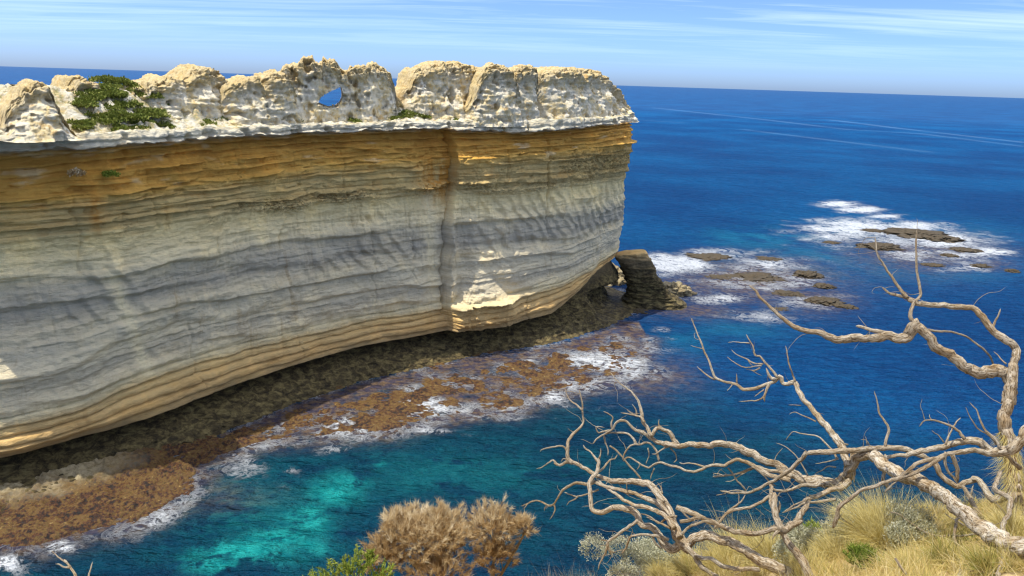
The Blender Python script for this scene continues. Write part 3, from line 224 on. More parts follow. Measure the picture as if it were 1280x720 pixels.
STUMP_TREE=[('trunk',[(2.225,4.714,38.541,0.0426),(2.207,4.784,38.614,0.0394),(2.192,4.818,38.649,0.0382),(2.178,4.86,38.692,0.0369),(2.152,4.899,38.73,0.0357),(2.116,4.942,38.767,0.0344),(2.084,4.979,38.801,0.0333),(2.061,5.012,38.832,0.0324),(2.043,5.04,38.861,0.0316),(2.033,5.078,38.903,0.0306),(2.022,5.112,38.942,0.0298),(2.011,5.154,38.99,0.0287),(2.018,5.191,39.036,0.0278),(2.029,5.218,39.068,0.0272)]),
('branch',[(2.014,4.964,38.894,0.0233),(2.012,5.033,38.91,0.0216),(2.01,5.087,38.924,0.0206),(2.013,5.161,38.945,0.0194),(2.022,5.257,38.977,0.0179),(2.048,5.331,39.004,0.0168),(2.066,5.375,39.02,0.0162),(2.053,5.414,39.026,0.0156)]),
('twig',[(2.058,5.179,38.923,0.0211),(2.074,5.192,38.97,0.0133),(2.067,5.201,39.005,0.0091)]),
('branch',[(1.991,4.966,38.899,0.035),(2.071,5.05,38.855,0.0332),(2.156,5.148,38.823,0.0319),(2.238,5.253,38.801,0.0306),(2.321,5.379,38.789,0.0292),(2.406,5.506,38.779,0.0278),(2.458,5.597,38.778,0.0269),(2.487,5.658,38.779,0.0262)]),
('branch',[(2.001,4.876,38.951,0.0286),(2.055,4.929,38.944,0.0239),(2.108,4.978,38.935,0.0206),(2.161,5.027,38.926,0.0176),(2.208,5.076,38.924,0.0148)]),
('branch',[(1.991,4.967,38.905,0.0262),(1.955,4.981,38.901,0.0251),(1.92,4.99,38.874,0.0241),(1.869,5.004,38.844,0.023),(1.801,5.029,38.832,0.0217),(1.748,5.05,38.83,0.0208)]),
('twig',[(1.997,4.964,38.894,0.0204),(1.951,4.913,38.899,0.0119),(1.923,4.86,38.893,0.0057)]),
('branch',[(2.052,5.303,38.999,0.0184),(1.986,5.291,38.956,0.0171),(1.925,5.283,38.924,0.0163),(1.847,5.274,38.892,0.0153),(1.779,5.27,38.878,0.0146),(1.718,5.265,38.858,0.0139),(1.677,5.254,38.816,0.0134),(1.636,5.239,38.761,0.0127),(1.612,5.229,38.725,0.0123)]),
('twig',[(1.629,5.241,38.767,0.0123),(1.69,5.297,38.796,0.0109),(1.751,5.35,38.822,0.01),(1.811,5.395,38.839,0.0092),(1.865,5.437,38.858,0.0085),(1.906,5.479,38.885,0.0079)]),
('twig',[(1.753,5.359,38.823,0.0094),(1.827,5.404,38.834,0.0071),(1.849,5.454,38.876,0.0056),(1.848,5.484,38.901,0.0048)]),
('twig',[(1.92,5.275,38.894,0.0061),(1.971,5.266,38.86,0.0041),(2.002,5.258,38.831,0.0031)]),
('twig',[(2.442,5.565,38.818,0.0129),(2.354,5.501,38.823,0.0102),(2.284,5.447,38.825,0.0086),(2.179,5.358,38.818,0.0063)]),
('twig',[(2.498,4.305,39.137,0.0102),(2.509,4.27,39.121,0.0111),(2.522,4.226,39.1,0.0119),(2.535,4.186,39.082,0.0125)]),
('twig',[(2.914,4.201,39.137,0.0125),(2.946,4.175,39.151,0.0124),(2.987,4.138,39.162,0.0123),(3.016,4.103,39.159,0.0122)])]
SMALL_DEAD=[('trunk',[(-3.327,5.177,38.145,0.0187),(-3.392,5.235,38.188,0.0139),(-3.451,5.277,38.214,0.0112),(-3.489,5.304,38.231,0.0095)]),
('branch',[(-3.408,5.244,38.202,0.0126),(-3.47,5.261,38.188,0.0096),(-3.519,5.281,38.195,0.0077),(-3.558,5.293,38.192,0.0064)]),
('branch',[(-3.463,5.296,38.201,0.0111),(-3.546,5.342,38.21,0.008),(-3.613,5.383,38.224,0.006),(-3.652,5.408,38.234,0.0048)]),
('branch',[(-3.24,5.178,38.147,0.0125),(-3.253,5.244,38.186,0.0084),(-3.26,5.301,38.219,0.0057)])]

# ------------------------------------------------------------ numeric helpers
_rs = np.random.RandomState(7)
_perm = _rs.permutation(4096).astype(np.int64)
_grad = _rs.normal(size=(4096, 3)); _grad /= np.linalg.norm(_grad, axis=1)[:, None]
_grad = _grad.astype(np.float32)
def perlin(p, seed=0):
    p = np.asarray(p, np.float32); i = np.floor(p).astype(np.int64); f = p - i
    w = f*f*f*(f*(f*6-15)+10); out = 0
    for dx in (0, 1):
        hx = _perm[(i[:, 0]+dx+seed*57) & 4095]; wx = w[:, 0] if dx else 1-w[:, 0]
        for dy in (0, 1):
            hy = _perm[(hx+i[:, 1]+dy) & 4095]; wy = wx*(w[:, 1] if dy else 1-w[:, 1])
            for dz in (0, 1):
                g = _grad[_perm[(hy+i[:, 2]+dz) & 4095]]
                d = g[:, 0]*(f[:, 0]-dx)+g[:, 1]*(f[:, 1]-dy)+g[:, 2]*(f[:, 2]-dz)
                out = out + d*wy*(w[:, 2] if dz else 1-w[:, 2])
    return out*1.6
def fbm(p, octv=4, seed=0, rough=.5, ridged=False):
    p = np.asarray(p, np.float32); o = 0; a = 1.; s = 0
    for k in range(octv):
        n = perlin(p*2.03**k, seed+k*3)
        if ridged: n = 1-2*np.abs(n)
        o = o + n*a; s += a; a *= rough
    return o/s
def sm(x, a, b):
    t = np.clip((x-a)/(b-a), 0, 1); return t*t*(3-2*t)
def cat(pts, n=24):
    p = np.array(pts, float); q = np.vstack([2*p[0]-p[1], p, 2*p[-1]-p[-2]]); o = []
    for i in range(1, len(q)-2):
        t = np.linspace(0, 1, n, endpoint=False)[:, None]; a, b, c, d = q[i-1:i+3]
        o.append(.5*(2*b+(c-a)*t+(2*a-5*b+4*c-d)*t*t+(3*b-a-3*c+d)*t**3))
    return np.vstack(o+[p[-1:]])
def mesh_np(name, verts, faces, mat=None, parent=None, attrs=None, smooth=True):
    """faces: list of (n,k) integer arrays"""
    me = bpy.data.meshes.new(name); v = np.asarray(verts, np.float32)
    me.vertices.add(len(v)); me.vertices.foreach_set('co', v.ravel())
    fl = [np.asarray(f, np.int32) for f in faces if len(f)]
    tot = sum(f.size for f in fl); me.loops.add(tot); me.loops.foreach_set('vertex_index', np.concatenate([f.ravel() for f in fl]))
    cnt = np.concatenate([np.full(len(f), f.shape[1], np.int32) for f in fl])
    st = np.concatenate([[0], np.cumsum(cnt)[:-1]]).astype(np.int32)
    me.polygons.add(len(cnt)); me.polygons.foreach_set('loop_start', st)
    if smooth: me.polygons.foreach_set('use_smooth', np.ones(len(cnt), bool))
    for k, a in (attrs or {}).items():
        at = me.attributes.new(k, 'FLOAT', 'POINT'); at.data.foreach_set('value', np.asarray(a, np.float32).ravel())
    me.update(calc_edges=True); me.validate()
    if mat: me.materials.append(mat)
    o = bpy.data.objects.new(name, me); col.objects.link(o)
    if parent: o.parent = parent
    return o
def grid_faces(nu, nv, wrap_u=False):
    iu = np.arange(nu if wrap_u else nu-1); a = (iu[:, None]*nv+np.arange(nv-1)[None, :]).ravel(); b = (((iu+1) % nu)[:, None]*nv+np.arange(nv-1)[None, :]).ravel()
    return np.stack([a, b, b+1, a+1], 1)
def thing(o, label, cat_, group=None):
    o['label'] = label; o['category'] = cat_
    if group: o['group'] = group
    return o
def empty(name, loc):
    o = bpy.data.objects.new(name, None); o.location = loc; o.empty_display_size = .2; col.objects.link(o); return o
def rel(v, loc): return np.asarray(v, np.float32)-np.array(loc, np.float32)

# ------------------------------------------------------------ materials
class NT:
    def __init__(s, name):
        s.m = bpy.data.materials.new(name); s.m.use_nodes = True; s.t = s.m.node_tree; s.n = s.t.nodes; s.l = s.t.links
        s.b = s.n['Principled BSDF']; s.geo = s.n.new('ShaderNodeNewGeometry'); s.tc = s.n.new('ShaderNodeTexCoord')
    def put(s, sock, v):
        if v is None: return
        if isinstance(v, (int, float)): sock.default_value = v
        elif isinstance(v, tuple): sock.default_value = v if len(v) == len(sock.default_value) else (*v, 1)
        else: s.l.new(v, sock)
    def node(s, t, ins=None, **k):
        n = s.n.new(t)
        for a, b in k.items(): setattr(n, a, b)
        for a, b in (ins or {}).items(): s.put(n.inputs[a], b)
        return n
    def math(s, op, a, b=None, c=None, clamp=False):
        n = s.n.new('ShaderNodeMath'); n.operation = op; n.use_clamp = clamp
        for i, v in enumerate((a, b, c)): s.put(n.inputs[i], v)
        return n.outputs[0]
    def attr(s, name): return s.node('ShaderNodeAttribute', attribute_name=name).outputs['Fac']
    def pos(s, scale=(1, 1, 1), rot=(0, 0, 0)):
        return s.node('ShaderNodeMapping', {'Vector': s.geo.outputs['Position'], 'Scale': scale, 'Rotation': rot}).outputs[0]
    def noise(s, scale, detail=4, rough=.55, vec=None, dist=0, color=False):
        n = s.node('ShaderNodeTexNoise', {'Vector': vec or s.geo.outputs['Position'], 'Scale': scale, 'Detail': detail, 'Roughness': rough, 'Distortion': dist})
        return n.outputs['Color' if color else 'Fac']
    def mrange(s, v, a, b, c=0., d=1., smooth=True):
        n = s.node('ShaderNodeMapRange', {'Value': v, 'From Min': a, 'From Max': b, 'To Min': c, 'To Max': d}, interpolation_type='SMOOTHSTEP' if smooth else 'LINEAR'); return n.outputs[0]
    def mix(s, f, a, b, mode='MIX'):
        n = s.node('ShaderNodeMix', data_type='RGBA', blend_type=mode, clamp_factor=True)
        s.put(n.inputs['Factor'], f); s.put(n.inputs['A'], a); s.put(n.inputs['B'], b); return n.outputs['Result']
    def ramp(s, f, stops, interp='LINEAR'):
        n = s.n.new('ShaderNodeValToRGB'); n.color_ramp.interpolation = interp; e = n.color_ramp.elements
        while len(e) < len(stops): e.new(.5)
        for x, (p, c) in zip(e, stops): x.position = p; x.color = (*c, 1)
        s.put(n.inputs[0], f); return n.outputs[0]
    def bump(s, h, dist, strength=1., nrm=None):
        n = s.node('ShaderNodeBump', {'Height': h, 'Distance': dist, 'Strength': strength})
        if nrm is not None: s.l.new(nrm, n.inputs['Normal'])
        return n.outputs[0]
    def done(s, color=None, rough=.9, normal=None, spec=.2):
        s.put(s.b.inputs['Base Color'], color); s.put(s.b.inputs['Roughness'], rough); s.put(s.b.inputs['Specular IOR Level'], spec)
        if normal is not None: s.l.new(normal, s.b.inputs['Normal'])
        return s.m

def mat_cliff():
    t = NT('banded limestone'); s = t.attr('strat'); stain = t.attr('stain'); pale = t.attr('pale')
    wob = t.noise(.35, 4, .6); thin = t.noise(1.0, 8, .70, t.pos((.12, .12, 2.6)), .35)
    sv = t.math('ADD', s, t.math('MULTIPLY_ADD', wob, 1.1, -.55)); sv = t.math('ADD', sv, t.math('MULTIPLY_ADD', thin, 1.2, -.6))
    k = lambda z: (z+2)/44
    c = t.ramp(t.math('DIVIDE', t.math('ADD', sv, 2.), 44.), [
        (k(-1), (.05, .035, .02)), (k(1.0), (.15, .12, .058)), (k(3.0), (.09, .07, .042)), (k(3.9), (.30, .22, .11)), (k(5.5), (.64, .42, .17)), (k(7.8), (.68, .49, .22)),  # low stops: wet olive rock, darker still for shade painted under the lip
        (k(8.6), (.70, .59, .35)), (k(10), (.74, .63, .41)), (k(11.3), (.54, .48, .34)), (k(12.8), (.78, .67, .44)), (k(14.3), (.56, .50, .35)), (k(15.8), (.74, .63, .41)), (k(17.6), (.45, .405, .305)), (k(19), (.54, .48, .35)), (k(20.2), (.52, .46, .32)), (k(21.4), (.86, .72, .43)),
        (k(24.5), (.86, .69, .34)), (k(26.2), (.56, .42, .18)), (k(28.5), (.64, .47, .19)), (k(30), (.68, .40, .09)), (k(32), (.68, .37, .075)), (k(34.2), (.58, .31, .06)),
        (k(34.75), (.72, .66, .50)), (k(36), (.76, .69, .50)), (k(37), (.70, .59, .35)), (k(40), (.70, .60, .38))])
    c = t.mix(t.math('MULTIPLY', t.mrange(thin, .40, .66, 0, .7), t.math('MULTIPLY', t.mrange(t.noise(.16, 4, .6), .3, .65, .25, 1.), t.math('SUBTRACT', 1., t.math('MULTIPLY', t.mrange(s, 8, 9.5), t.mrange(s, 26, 23, 0, .55))))), c, t.mix(1., c, (.66, .57, .45), 'MULTIPLY'))
    pat = t.noise(.5, 6, .68)
    c = t.mix(t.mrange(pat, .48, .75, 0, .42), c, t.mix(1., c, (.76, .71, .62), 'MULTIPLY'))
    c = t.mix(t.mrange(t.noise(.23, 5, .6), .45, .7, 0, .45), c, t.mix(1., c, (1.5, 1.42, 1.2), 'MULTIPLY'))
    stk = t.noise(.62, 5, .66, t.pos((1., 1., .13)), .9); spm = t.mrange(t.noise(.11, 3, .5), .42, .62)
    c = t.mix(t.math('MULTIPLY', t.mrange(stk, .52, .68, 0, .55), t.math('MULTIPLY', spm, t.mrange(s, 3, 9))), c, t.mix(1., c, (.60, .50, .38), 'MULTIPLY'))
    c = t.mix(t.math('MULTIPLY', t.mrange(stk, .44, .32, 0, .6), t.math('MULTIPLY', spm, t.mrange(s, 3, 9))), c, t.mix(1., c, (1.3, 1.25, 1.15), 'MULTIPLY'))
    c = t.mix(t.math('MULTIPLY', stain, t.mrange(t.noise(.8, 4, .6, t.pos((1.4, 1.4, .22))), .3, .62)), c, (.55, .26, .045))
    c = t.mix(t.math('MULTIPLY', pale, t.mrange(t.noise(.9, 4, .6), .25, .5)), c, (.86, .73, .44))
    c = t.mix(t.math('MULTIPLY', t.attr('crust'), t.mrange(t.noise(2.2, 5, .72, t.pos((1, 1, 1.8))), .44, .58, 0, .9)), c, t.mix(t.mrange(t.noise(5, 3, .6), .4, .6), (.10, .06, .025), (.38, .24, .07)))
    fine = t.noise(7, 5, .7); med = t.noise(2.2, 6, .68, t.pos((.6, .6, 2.0)))
    c = t.mix(t.mrange(fine, .5, .72, 0, .25), c, t.mix(1., c, (.74, .68, .6), 'MULTIPLY'))
    h = t.math('ADD', t.math('MULTIPLY', med, .30), t.math('MULTIPLY', fine, .07))
    topm = t.mrange(s, 35.4, 36.6); n5 = t.noise(.9, 6, .68)
    c = t.mix(topm, c, t.mix(t.mrange(n5, .35, .66), (.76, .71, .57), t.mix(t.mrange(t.noise(2.6, 4, .6), .4, .62), (.58, .44, .20), (.36, .32, .13))))
    h = t.math('ADD', h, t.math('MULTIPLY', topm, t.math('MULTIPLY', t.noise(2.8, 5, .7), .35)))
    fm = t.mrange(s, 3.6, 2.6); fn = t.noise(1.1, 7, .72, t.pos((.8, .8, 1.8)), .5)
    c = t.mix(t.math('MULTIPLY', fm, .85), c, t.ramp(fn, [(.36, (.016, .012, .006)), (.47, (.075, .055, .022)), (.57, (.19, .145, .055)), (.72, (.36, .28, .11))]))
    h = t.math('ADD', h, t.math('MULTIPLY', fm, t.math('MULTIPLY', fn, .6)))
    wet = t.mrange(s, .0, 2.2, .55, .95)
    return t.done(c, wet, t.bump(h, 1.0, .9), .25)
def mat_pinnacle():
    t = NT('weathered cap limestone'); h = t.attr('high')
    n1 = t.noise(.55, 5, .62); n2 = t.noise(2.4, 6, .68); n3 = t.noise(9, 4, .7)
    lay = t.noise(1.0, 5, .6, t.pos((.25, .25, 3.0)))
    c = t.ramp(n1, [(.3, (.90, .83, .66)), (.5, (.86, .76, .53)), (.6, (.80, .62, .30)), (.72, (.90, .84, .66))])
    crust = t.mrange(t.math('ADD', h, t.math('MULTIPLY_ADD', n2, .7, -.35)), 0.46, .78)
    c = t.mix(t.math('MULTIPLY', crust, .8), c, t.ramp(n2, [(.3, (.28, .20, .10)), (.5, (.58, .43, .18)), (.66, (.68, .56, .32))]))
    c = t.mix(t.mrange(lay, .45, .7, 0, .35), c, t.mix(1., c, (.72, .66, .56), 'MULTIPLY'))
    c = t.mix(t.mrange(n2, .55, .72, 0, .5), c, t.mix(1., c, (.66, .58, .46), 'MULTIPLY'))
    c = t.mix(t.math('MULTIPLY', t.mrange(t.noise(.9, 3, .5), .6, .7), .55), c, (.52, .30, .09))
    hh = t.math('ADD', t.math('MULTIPLY', n2, .34), t.math('MULTIPLY', n3, .10))
    return t.done(c, .95, t.bump(hh, 1.0, .95), .15)
def mat_reef():
    t = NT('weedy reef'); n1 = t.noise(.45, 4, .6); n2 = t.noise(2.3, 6, .72); n3 = t.noise(5, 4, .7); g = t.attr('dry')
    c = t.ramp(t.math('ADD', t.math('MULTIPLY_ADD', n2, 1.5, -.75), t.math('MULTIPLY_ADD', n1, .7, .13)), [(.30, (.010, .008, .005)), (.40, (.055, .018, .007)), (.47, (.14, .052, .012)), (.53, (.085, .066, .012)), (.59, (.23, .12, .028)), (.65, (.06, .02, .009)), (.73, (.27, .18, .045)), (.84, (.42, .29, .12))])
    c = t.mix(t.mrange(n3, .5, .72, 0, .65), c, (.05, .035, .02))
    c = t.mix(g, c, t.mix(t.mrange(n2, .4, .65), (.42, .34, .19), (.22, .17, .08)))
    return t.done(c, .5, t.bump(t.math('ADD', t.math('MULTIPLY', n2, .3), t.math('MULTIPLY', n3, .16)), 1., 1.), .4)
def mat_sea():
    t = NT('sea water'); foam = t.attr('foam'); turq = t.attr('turq'); cyan = t.attr('cyan'); brown = t.attr('brown'); shore = t.attr('shore')
    p = t.geo.outputs['Position']
    big = t.noise(.012, 4, .6); mid = t.noise(.09, 5, .6, t.pos((1, 1.6, 1)))
    c = t.mix(t.mrange(big, .35, .7), (.0006, .042, .150), (.001, .072, .215))
    near = t.mix(t.mrange(mid, .35, .65), (.001, .028, .066), (.0015, .046, .080))
    c = t.mix(shore, c, near); c = t.mix(t.mrange(t.noise(.5, 5, .65, t.pos((.6, 1.7, 1), (0, 0, R(-14)))), .42, .64, 0, .6), c, t.mix(1., c, (2.2, 1.9, 1.55), 'MULTIPLY')); c = t.mix(t.mrange(t.noise(1.3, 5, .7, t.pos((.6, 1.8, 1), (0, 0, R(-10)))), .50, .70, 0, .5), c, t.mix(1., c, (.5, .55, .62), 'MULTIPLY'))  # ripple noise paints wave reflection and shade into the water colour
    patch = t.noise(.16, 5, .62, dist=.4); patf = t.noise(.8, 4, .6)
    tq = t.math('MULTIPLY', turq, t.mrange(t.math('ADD', patch, t.math('MULTIPLY', patf, .25)), .50, .61, .06, 1.))
    c = t.mix(tq, c, t.mix(t.mrange(patf, .35, .65), (.003, .25, .245), (.02, .40, .36)))
    c = t.mix(t.math('MULTIPLY', cyan, t.mrange(t.noise(.07, 5, .62), .38, .62, .1, .8)), c, (.01, .20, .32))
    bn = t.math('MULTIPLY', brown, t.mrange(t.noise(.22, 6, .66), .30, .52, .25, .95))
    c = t.mix(bn, c, t.mix(t.mrange(t.noise(.8, 4, .6), .4, .62), (.075, .062, .09), (.20, .135, .085)))
    wv = t.node('ShaderNodeVectorMath', {0: p, 1: t.noise(.25, 3, .5, color=True)}, operation='ADD').outputs[0]
    st = t.noise(.42, 8, .68, wv, 1.6); st2 = t.noise(1.5, 6, .66, dist=1.2); st3 = t.noise(.13, 4, .6)
    rid = t.math('SUBTRACT', 1., t.math('ABSOLUTE', t.math('MULTIPLY_ADD', st, 9., -4.5)))
    rid2 = t.math('SUBTRACT', 1., t.math('ABSOLUTE', t.math('MULTIPLY_ADD', st2, 8., -4.)))
    lace = t.math('MAXIMUM', t.math('MAXIMUM', rid, 0.), t.math('MULTIPLY', t.math('MAXIMUM', rid2, 0.), .75))
    body = t.math('ADD', t.math('MULTIPLY', st, .9), t.math('MULTIPLY', st3, .7))
    f = t.math('ADD', t.math('MULTIPLY', foam, 1.2), t.math('MULTIPLY', lace, .62)); f = t.math('ADD', f, t.math('MULTIPLY_ADD', body, 2.0, -1.65))
    f = t.math('MULTIPLY', t.mrange(f, .74, 1.42, 0, .92), t.mrange(foam, .03, .22))
    cap = t.math('MULTIPLY', t.mrange(t.noise(1.4, 5, .7, t.pos((.8, 2.2, 1))), .69, .76), t.mrange(shore, .3, .9, .0, .55))  # white flecks: sky glints off wave facets, painted in as foam colour
    f = t.math('MAXIMUM', f, cap)
    sl = t.math('MULTIPLY', t.attr('slick'), t.mrange(t.noise(.02, 4, .7), .3, .6, .3, 1.))
    c = t.mix(sl, c, (.30, .46, .62))
    f = t.math('MULTIPLY', f, t.mrange(t.math('ADD', t.math('MULTIPLY', st2, .7), t.math('MULTIPLY', lace, .25)), .30, .52, .45, 1.)); c = t.mix(f, c, (.80, .83, .84))
    # waves
    w1 = t.noise(.055, 3, .5, t.pos((1, 1.9, 1), (0, 0, R(-18)))); w2 = t.noise(.32, 5, .6, t.pos((.75, 1.6, 1), (0, 0, R(-14)))); w3 = t.noise(1.25, 4, .6, t.pos((.8, 1.4, 1), (0, 0, R(10))))
    hgt = t.math('ADD', t.math('MULTIPLY', w1, 2.6), t.math('ADD', t.math('MULTIPLY', w2, 1.5), t.math('MULTIPLY', w3, .42)))
    hgt = t.math('ADD', hgt, t.math('MULTIPLY', f, .12))
    dist = t.node('ShaderNodeVectorMath', {0: p}, operation='LENGTH').outputs['Value']
    b = t.node('ShaderNodeBump', {'Height': hgt, 'Distance': 3.0, 'Strength': t.mrange(dist, 180., 1600., 1., .22, False)}).outputs[0]
    df = t.node('ShaderNodeBsdfDiffuse', {'Color': c, 'Normal': b}); gl = t.node('ShaderNodeBsdfGlossy', {'Roughness': .3, 'Normal': b})
    fw = t.math('POWER', t.node('ShaderNodeLayerWeight', {'Blend': .5, 'Normal': b}).outputs['Facing'], 6.)
    fac = t.math('MULTIPLY', t.math('MULTIPLY_ADD', fw, .20, .012), t.math('SUBTRACT', 1., f))
    mx = t.node('ShaderNodeMixShader', {0: fac, 1: df.outputs[0], 2: gl.outputs[0]})
    t.l.new(mx.outputs[0], t.n['Material Output'].inputs['Surface']); t.n.remove(t.b)
    return t.m
def mat_wood():
    t = NT('bleached dead wood'); al = t.attr('along'); ar = t.attr('around'); r = t.attr('tone')
    v = t.node('ShaderNodeCombineXYZ', {0: t.math('MULTIPLY', t.math('SINE', ar), 1.0), 1: t.math('MULTIPLY', t.math('COSINE', ar), 1.0), 2: t.math('MULTIPLY', al, 2.4)}).outputs[0]
    g = t.noise(2.6, 6, .68, v); g2 = t.noise(7, 4, .65, v); big = t.noise(4.5, 4, .6)
    c = t.ramp(g, [(.30, (.10, .062, .03)), (.41, (.32, .24, .14)), (.50, (.53, .455, .33)), (.66, (.71, .655, .54))])
    c = t.mix(t.mrange(big, .42, .68, 0, .7), c, t.mix(1., c, (.70, .55, .34), 'MULTIPLY'))
    c = t.mix(t.mrange(g2, .52, .62, 0, .85), c, (.055, .038, .022))
    c = t.mix(t.math('MULTIPLY', r, .8), c, t.mix(1., c, (.55, .46, .36), 'MULTIPLY'))
    h = t.math('ADD', t.math('MULTIPLY', g, .014), t.math('MULTIPLY', g2, .005))
    return t.done(c, .85, t.bump(h, 1., 1.), .2)
def mat_plant(name, stops, trans=0., rough=.7):
    t = NT(name); c = t.ramp(t.attr('tone'), stops)
    c = t.mix(t.mrange(t.noise(3, 3, .5), .4, .65, 0, .35), c, t.mix(1., c, (.7, .66, .6), 'MULTIPLY'))
    m = t.done(c, rough, None, .2)
    if trans:
        tr = t.node('ShaderNodeBsdfTranslucent', {'Color': c}); mx = t.node('ShaderNodeMixShader', {0: trans, 1: t.b.outputs[0], 2: tr.outputs[0]})
        t.l.new(mx.outputs[0], t.n['Material Output'].inputs['Surface'])
    return m
def mat_ground():
    t = NT('sandy soil'); n1 = t.noise(1.6, 5, .6); n2 = t.noise(14, 5, .7)
    c = t.ramp(n1, [(.3, (.30, .22, .10)), (.5, (.44, .31, .13)), (.66, (.50, .38, .20))])
    c = t.mix(t.mrange(n2, .45, .7, 0, .6), c, (.20, .14, .06))
    return t.done(c, .95, t.bump(t.math('ADD', t.math('MULTIPLY', n1, .05), t.math('MULTIPLY', n2, .02)), 1., 1.), .1)
def mat_rock():
    t = NT('wet sea rock'); n1 = t.noise(1.2, 5, .65); n2 = t.noise(5, 4, .7)
    c = t.ramp(n1, [(.35, (.008, .006, .004)), (.5, (.03, .019, .010)), (.62, (.06, .040, .018)), (.75, (.11, .08, .035))])
    c = t.mix(t.attr('dry'), c, t.mix(t.mrange(n1, .4, .62), (.50, .41, .23), (.30, .22, .10)))
    return t.done(c, .6, t.bump(t.math('ADD', t.math('MULTIPLY', n1, .4), t.math('MULTIPLY', n2, .15)), 1., 1.), .35)
M_ROCK = mat_rock()
M_CLIFF, M_PIN, M_REEF, M_SEA, M_WOOD, M_SOIL = mat_cliff(), mat_pinnacle(), mat_reef(), mat_sea(), mat_wood(), mat_ground()
M_GRASS = mat_plant('dry grass', [(0, (.10, .13, .02)), (.25, (.26, .28, .05)), (.45, (.48, .39, .11)), (.75, (.66, .50, .18)), (1, (.80, .70, .40))], .3)
M_TUSS = mat_plant('tussock grass', [(0, (.14, .11, .03)), (.3, (.38, .32, .08)), (.6, (.64, .52, .18)), (1, (.80, .72, .38))], .3)
M_CUSH = mat_plant('grey cushion leaves', [(0, (.22, .22, .10)), (.5, (.43, .42, .26)), (1, (.58, .57, .42))], .15)
M_GREEN = mat_plant('fresh green leaves', [(0, (.07, .11, .015)), (.5, (.24, .32, .04)), (1, (.52, .55, .11))], .3)
M_SCRUB = mat_plant('dark coastal scrub', [(0, (.07, .095, .016)), (.5, (.19, .23, .04)), (1, (.36, .36, .09))], .15)
M_BROWN = mat_plant('dead brown foliage', [(0, (.24, .13, .04)), (.4, (.50, .34, .15)), (.75, (.70, .57, .34)), (1, (.82, .72, .50))], .2)
M_GREY = mat_plant('grey dry stems', [(0, (.20, .17, .11)), (1, (.50, .46, .36))], .1)

# ------------------------------------------------------------ the headland: its face line, strata and profile
PLAN = [(-88, 66), (-66, 68), (-54, 71), (-48, 75.5), (-43, 80.5), (-37.5, 90), (-28, 103), (-14.5, 114.5), (-9.5, 119), (-4, 121.5), (5, 126.3), (12.6, 134.5), (17.6, 141.6), (19.7, 147), (19.9, 151.5), (17.6, 155.5)]
BACK = [(17.6, 155.5), (13, 156.5), (4, 149), (-6, 141), (-20, 132), (-38, 120), (-52, 103), (-68, 95), (-88, 94)]
MEDIAL = np.array(cat([(-88, 80), (-66, 83), (-52, 87), (-43, 97), (-33, 110), (-18, 122.5), (-6, 130), (4, 137.5), (11, 146), (13.6, 150)], 30))
def arc(p): return np.r_[0, np.cumsum(np.hypot(*np.diff(p, axis=0).T))]
FD = cat(PLAN, 40); FS = arc(FD)
def strata_keys(u):
    I = lambda a, b: np.interp(u, a, b)
    l6 = I([0, 110, 117, 121.5, 126, 131, 138, 150], [3.9, 3.9, 4.2, 6.0, 7.3, 8.6, 9.8, 10])
    l5 = I([36, 44, 47.5, 60, 76, 97, 110, 122, 129, 137, 150], [7.3, 7.3, 8.3, 8.0, 7.3, 7.5, 8.0, 8.7, 9.8, 10.8, 11])
    dk = I([38, 140], [20.8, 20.2]); l3 = np.full_like(u, 26.1)
    l2 = I([52, 66, 78, 100, 111, 138], [29.3, 29.5, 30.2, 30.5, 30.9, 31.7]); l1 = I([40, 51, 78, 100, 107, 138], [31.1, 31.6, 32.2, 32.3, 32.5, 34.0])
    c1 = I([40, 47, 55, 62, 78, 93, 99.5, 100.5, 114, 128, 137], [33.85, 34.1, 34.3, 34.5, 34.55, 34.9, 34.9, 34.6, 34.4, 35.1, 35.6])
    c0 = I([40, 60, 78, 86, 95, 101, 115, 136], [35.6, 35.75, 35.8, 35.8, 36.2, 36.0, 36.35, 36.55])
    return np.stack([np.full_like(u, -6.), np.zeros_like(u), l6, l5, dk, l3, l2, l1, c1, c0], 1)
CANON = np.array([-6, 0, 4, 8, 20.5, 26, 30, 32.3, 34.6, 36.])
_lr = np.random.RandomState(11)
def layers():
    b = [-6.]; dep = [0.]; gro = [0.]
    while b[-1] < 36:
        s = b[-1]
        if s < 4: th, am, g = .9, .1, .1
        elif s < 8: th, am, g = 1.0, .22, .38
        elif s < 20: th, am, g = _lr.uniform(1.4, 3.2), .12, .035
        elif s < 24.5: th, am, g = _lr.uniform(.9, 1.8), .08, .04
        elif s < 26.5: th, am, g = _lr.uniform(.4, .8), .16, .10
        elif s < 29.5: th, am, g = _lr.uniform(.7, 1.3), .26, .20
        else: th, am, g = _lr.uniform(.45, 1.25), .48, .22
        b.append(s+th); dep.append(_lr.uniform(-am, am)); gro.append(g)
    return np.array(b), np.array(dep), np.array(gro)
LB, LDEP, LGRO = layers()
def terrace(u, w):
    """height of the cap above the slab edge, w metres in from it"""
    c0 = strata_keys(u)[:, 9]
    rise = np.interp(u, [30, 58, 66, 75, 117, 140], [3.6, 4.3, 2.2, .9, .8, .5])
    return c0+rise*sm(w, .2, 8.5)+.10*np.sqrt(np.maximum(w, 0))
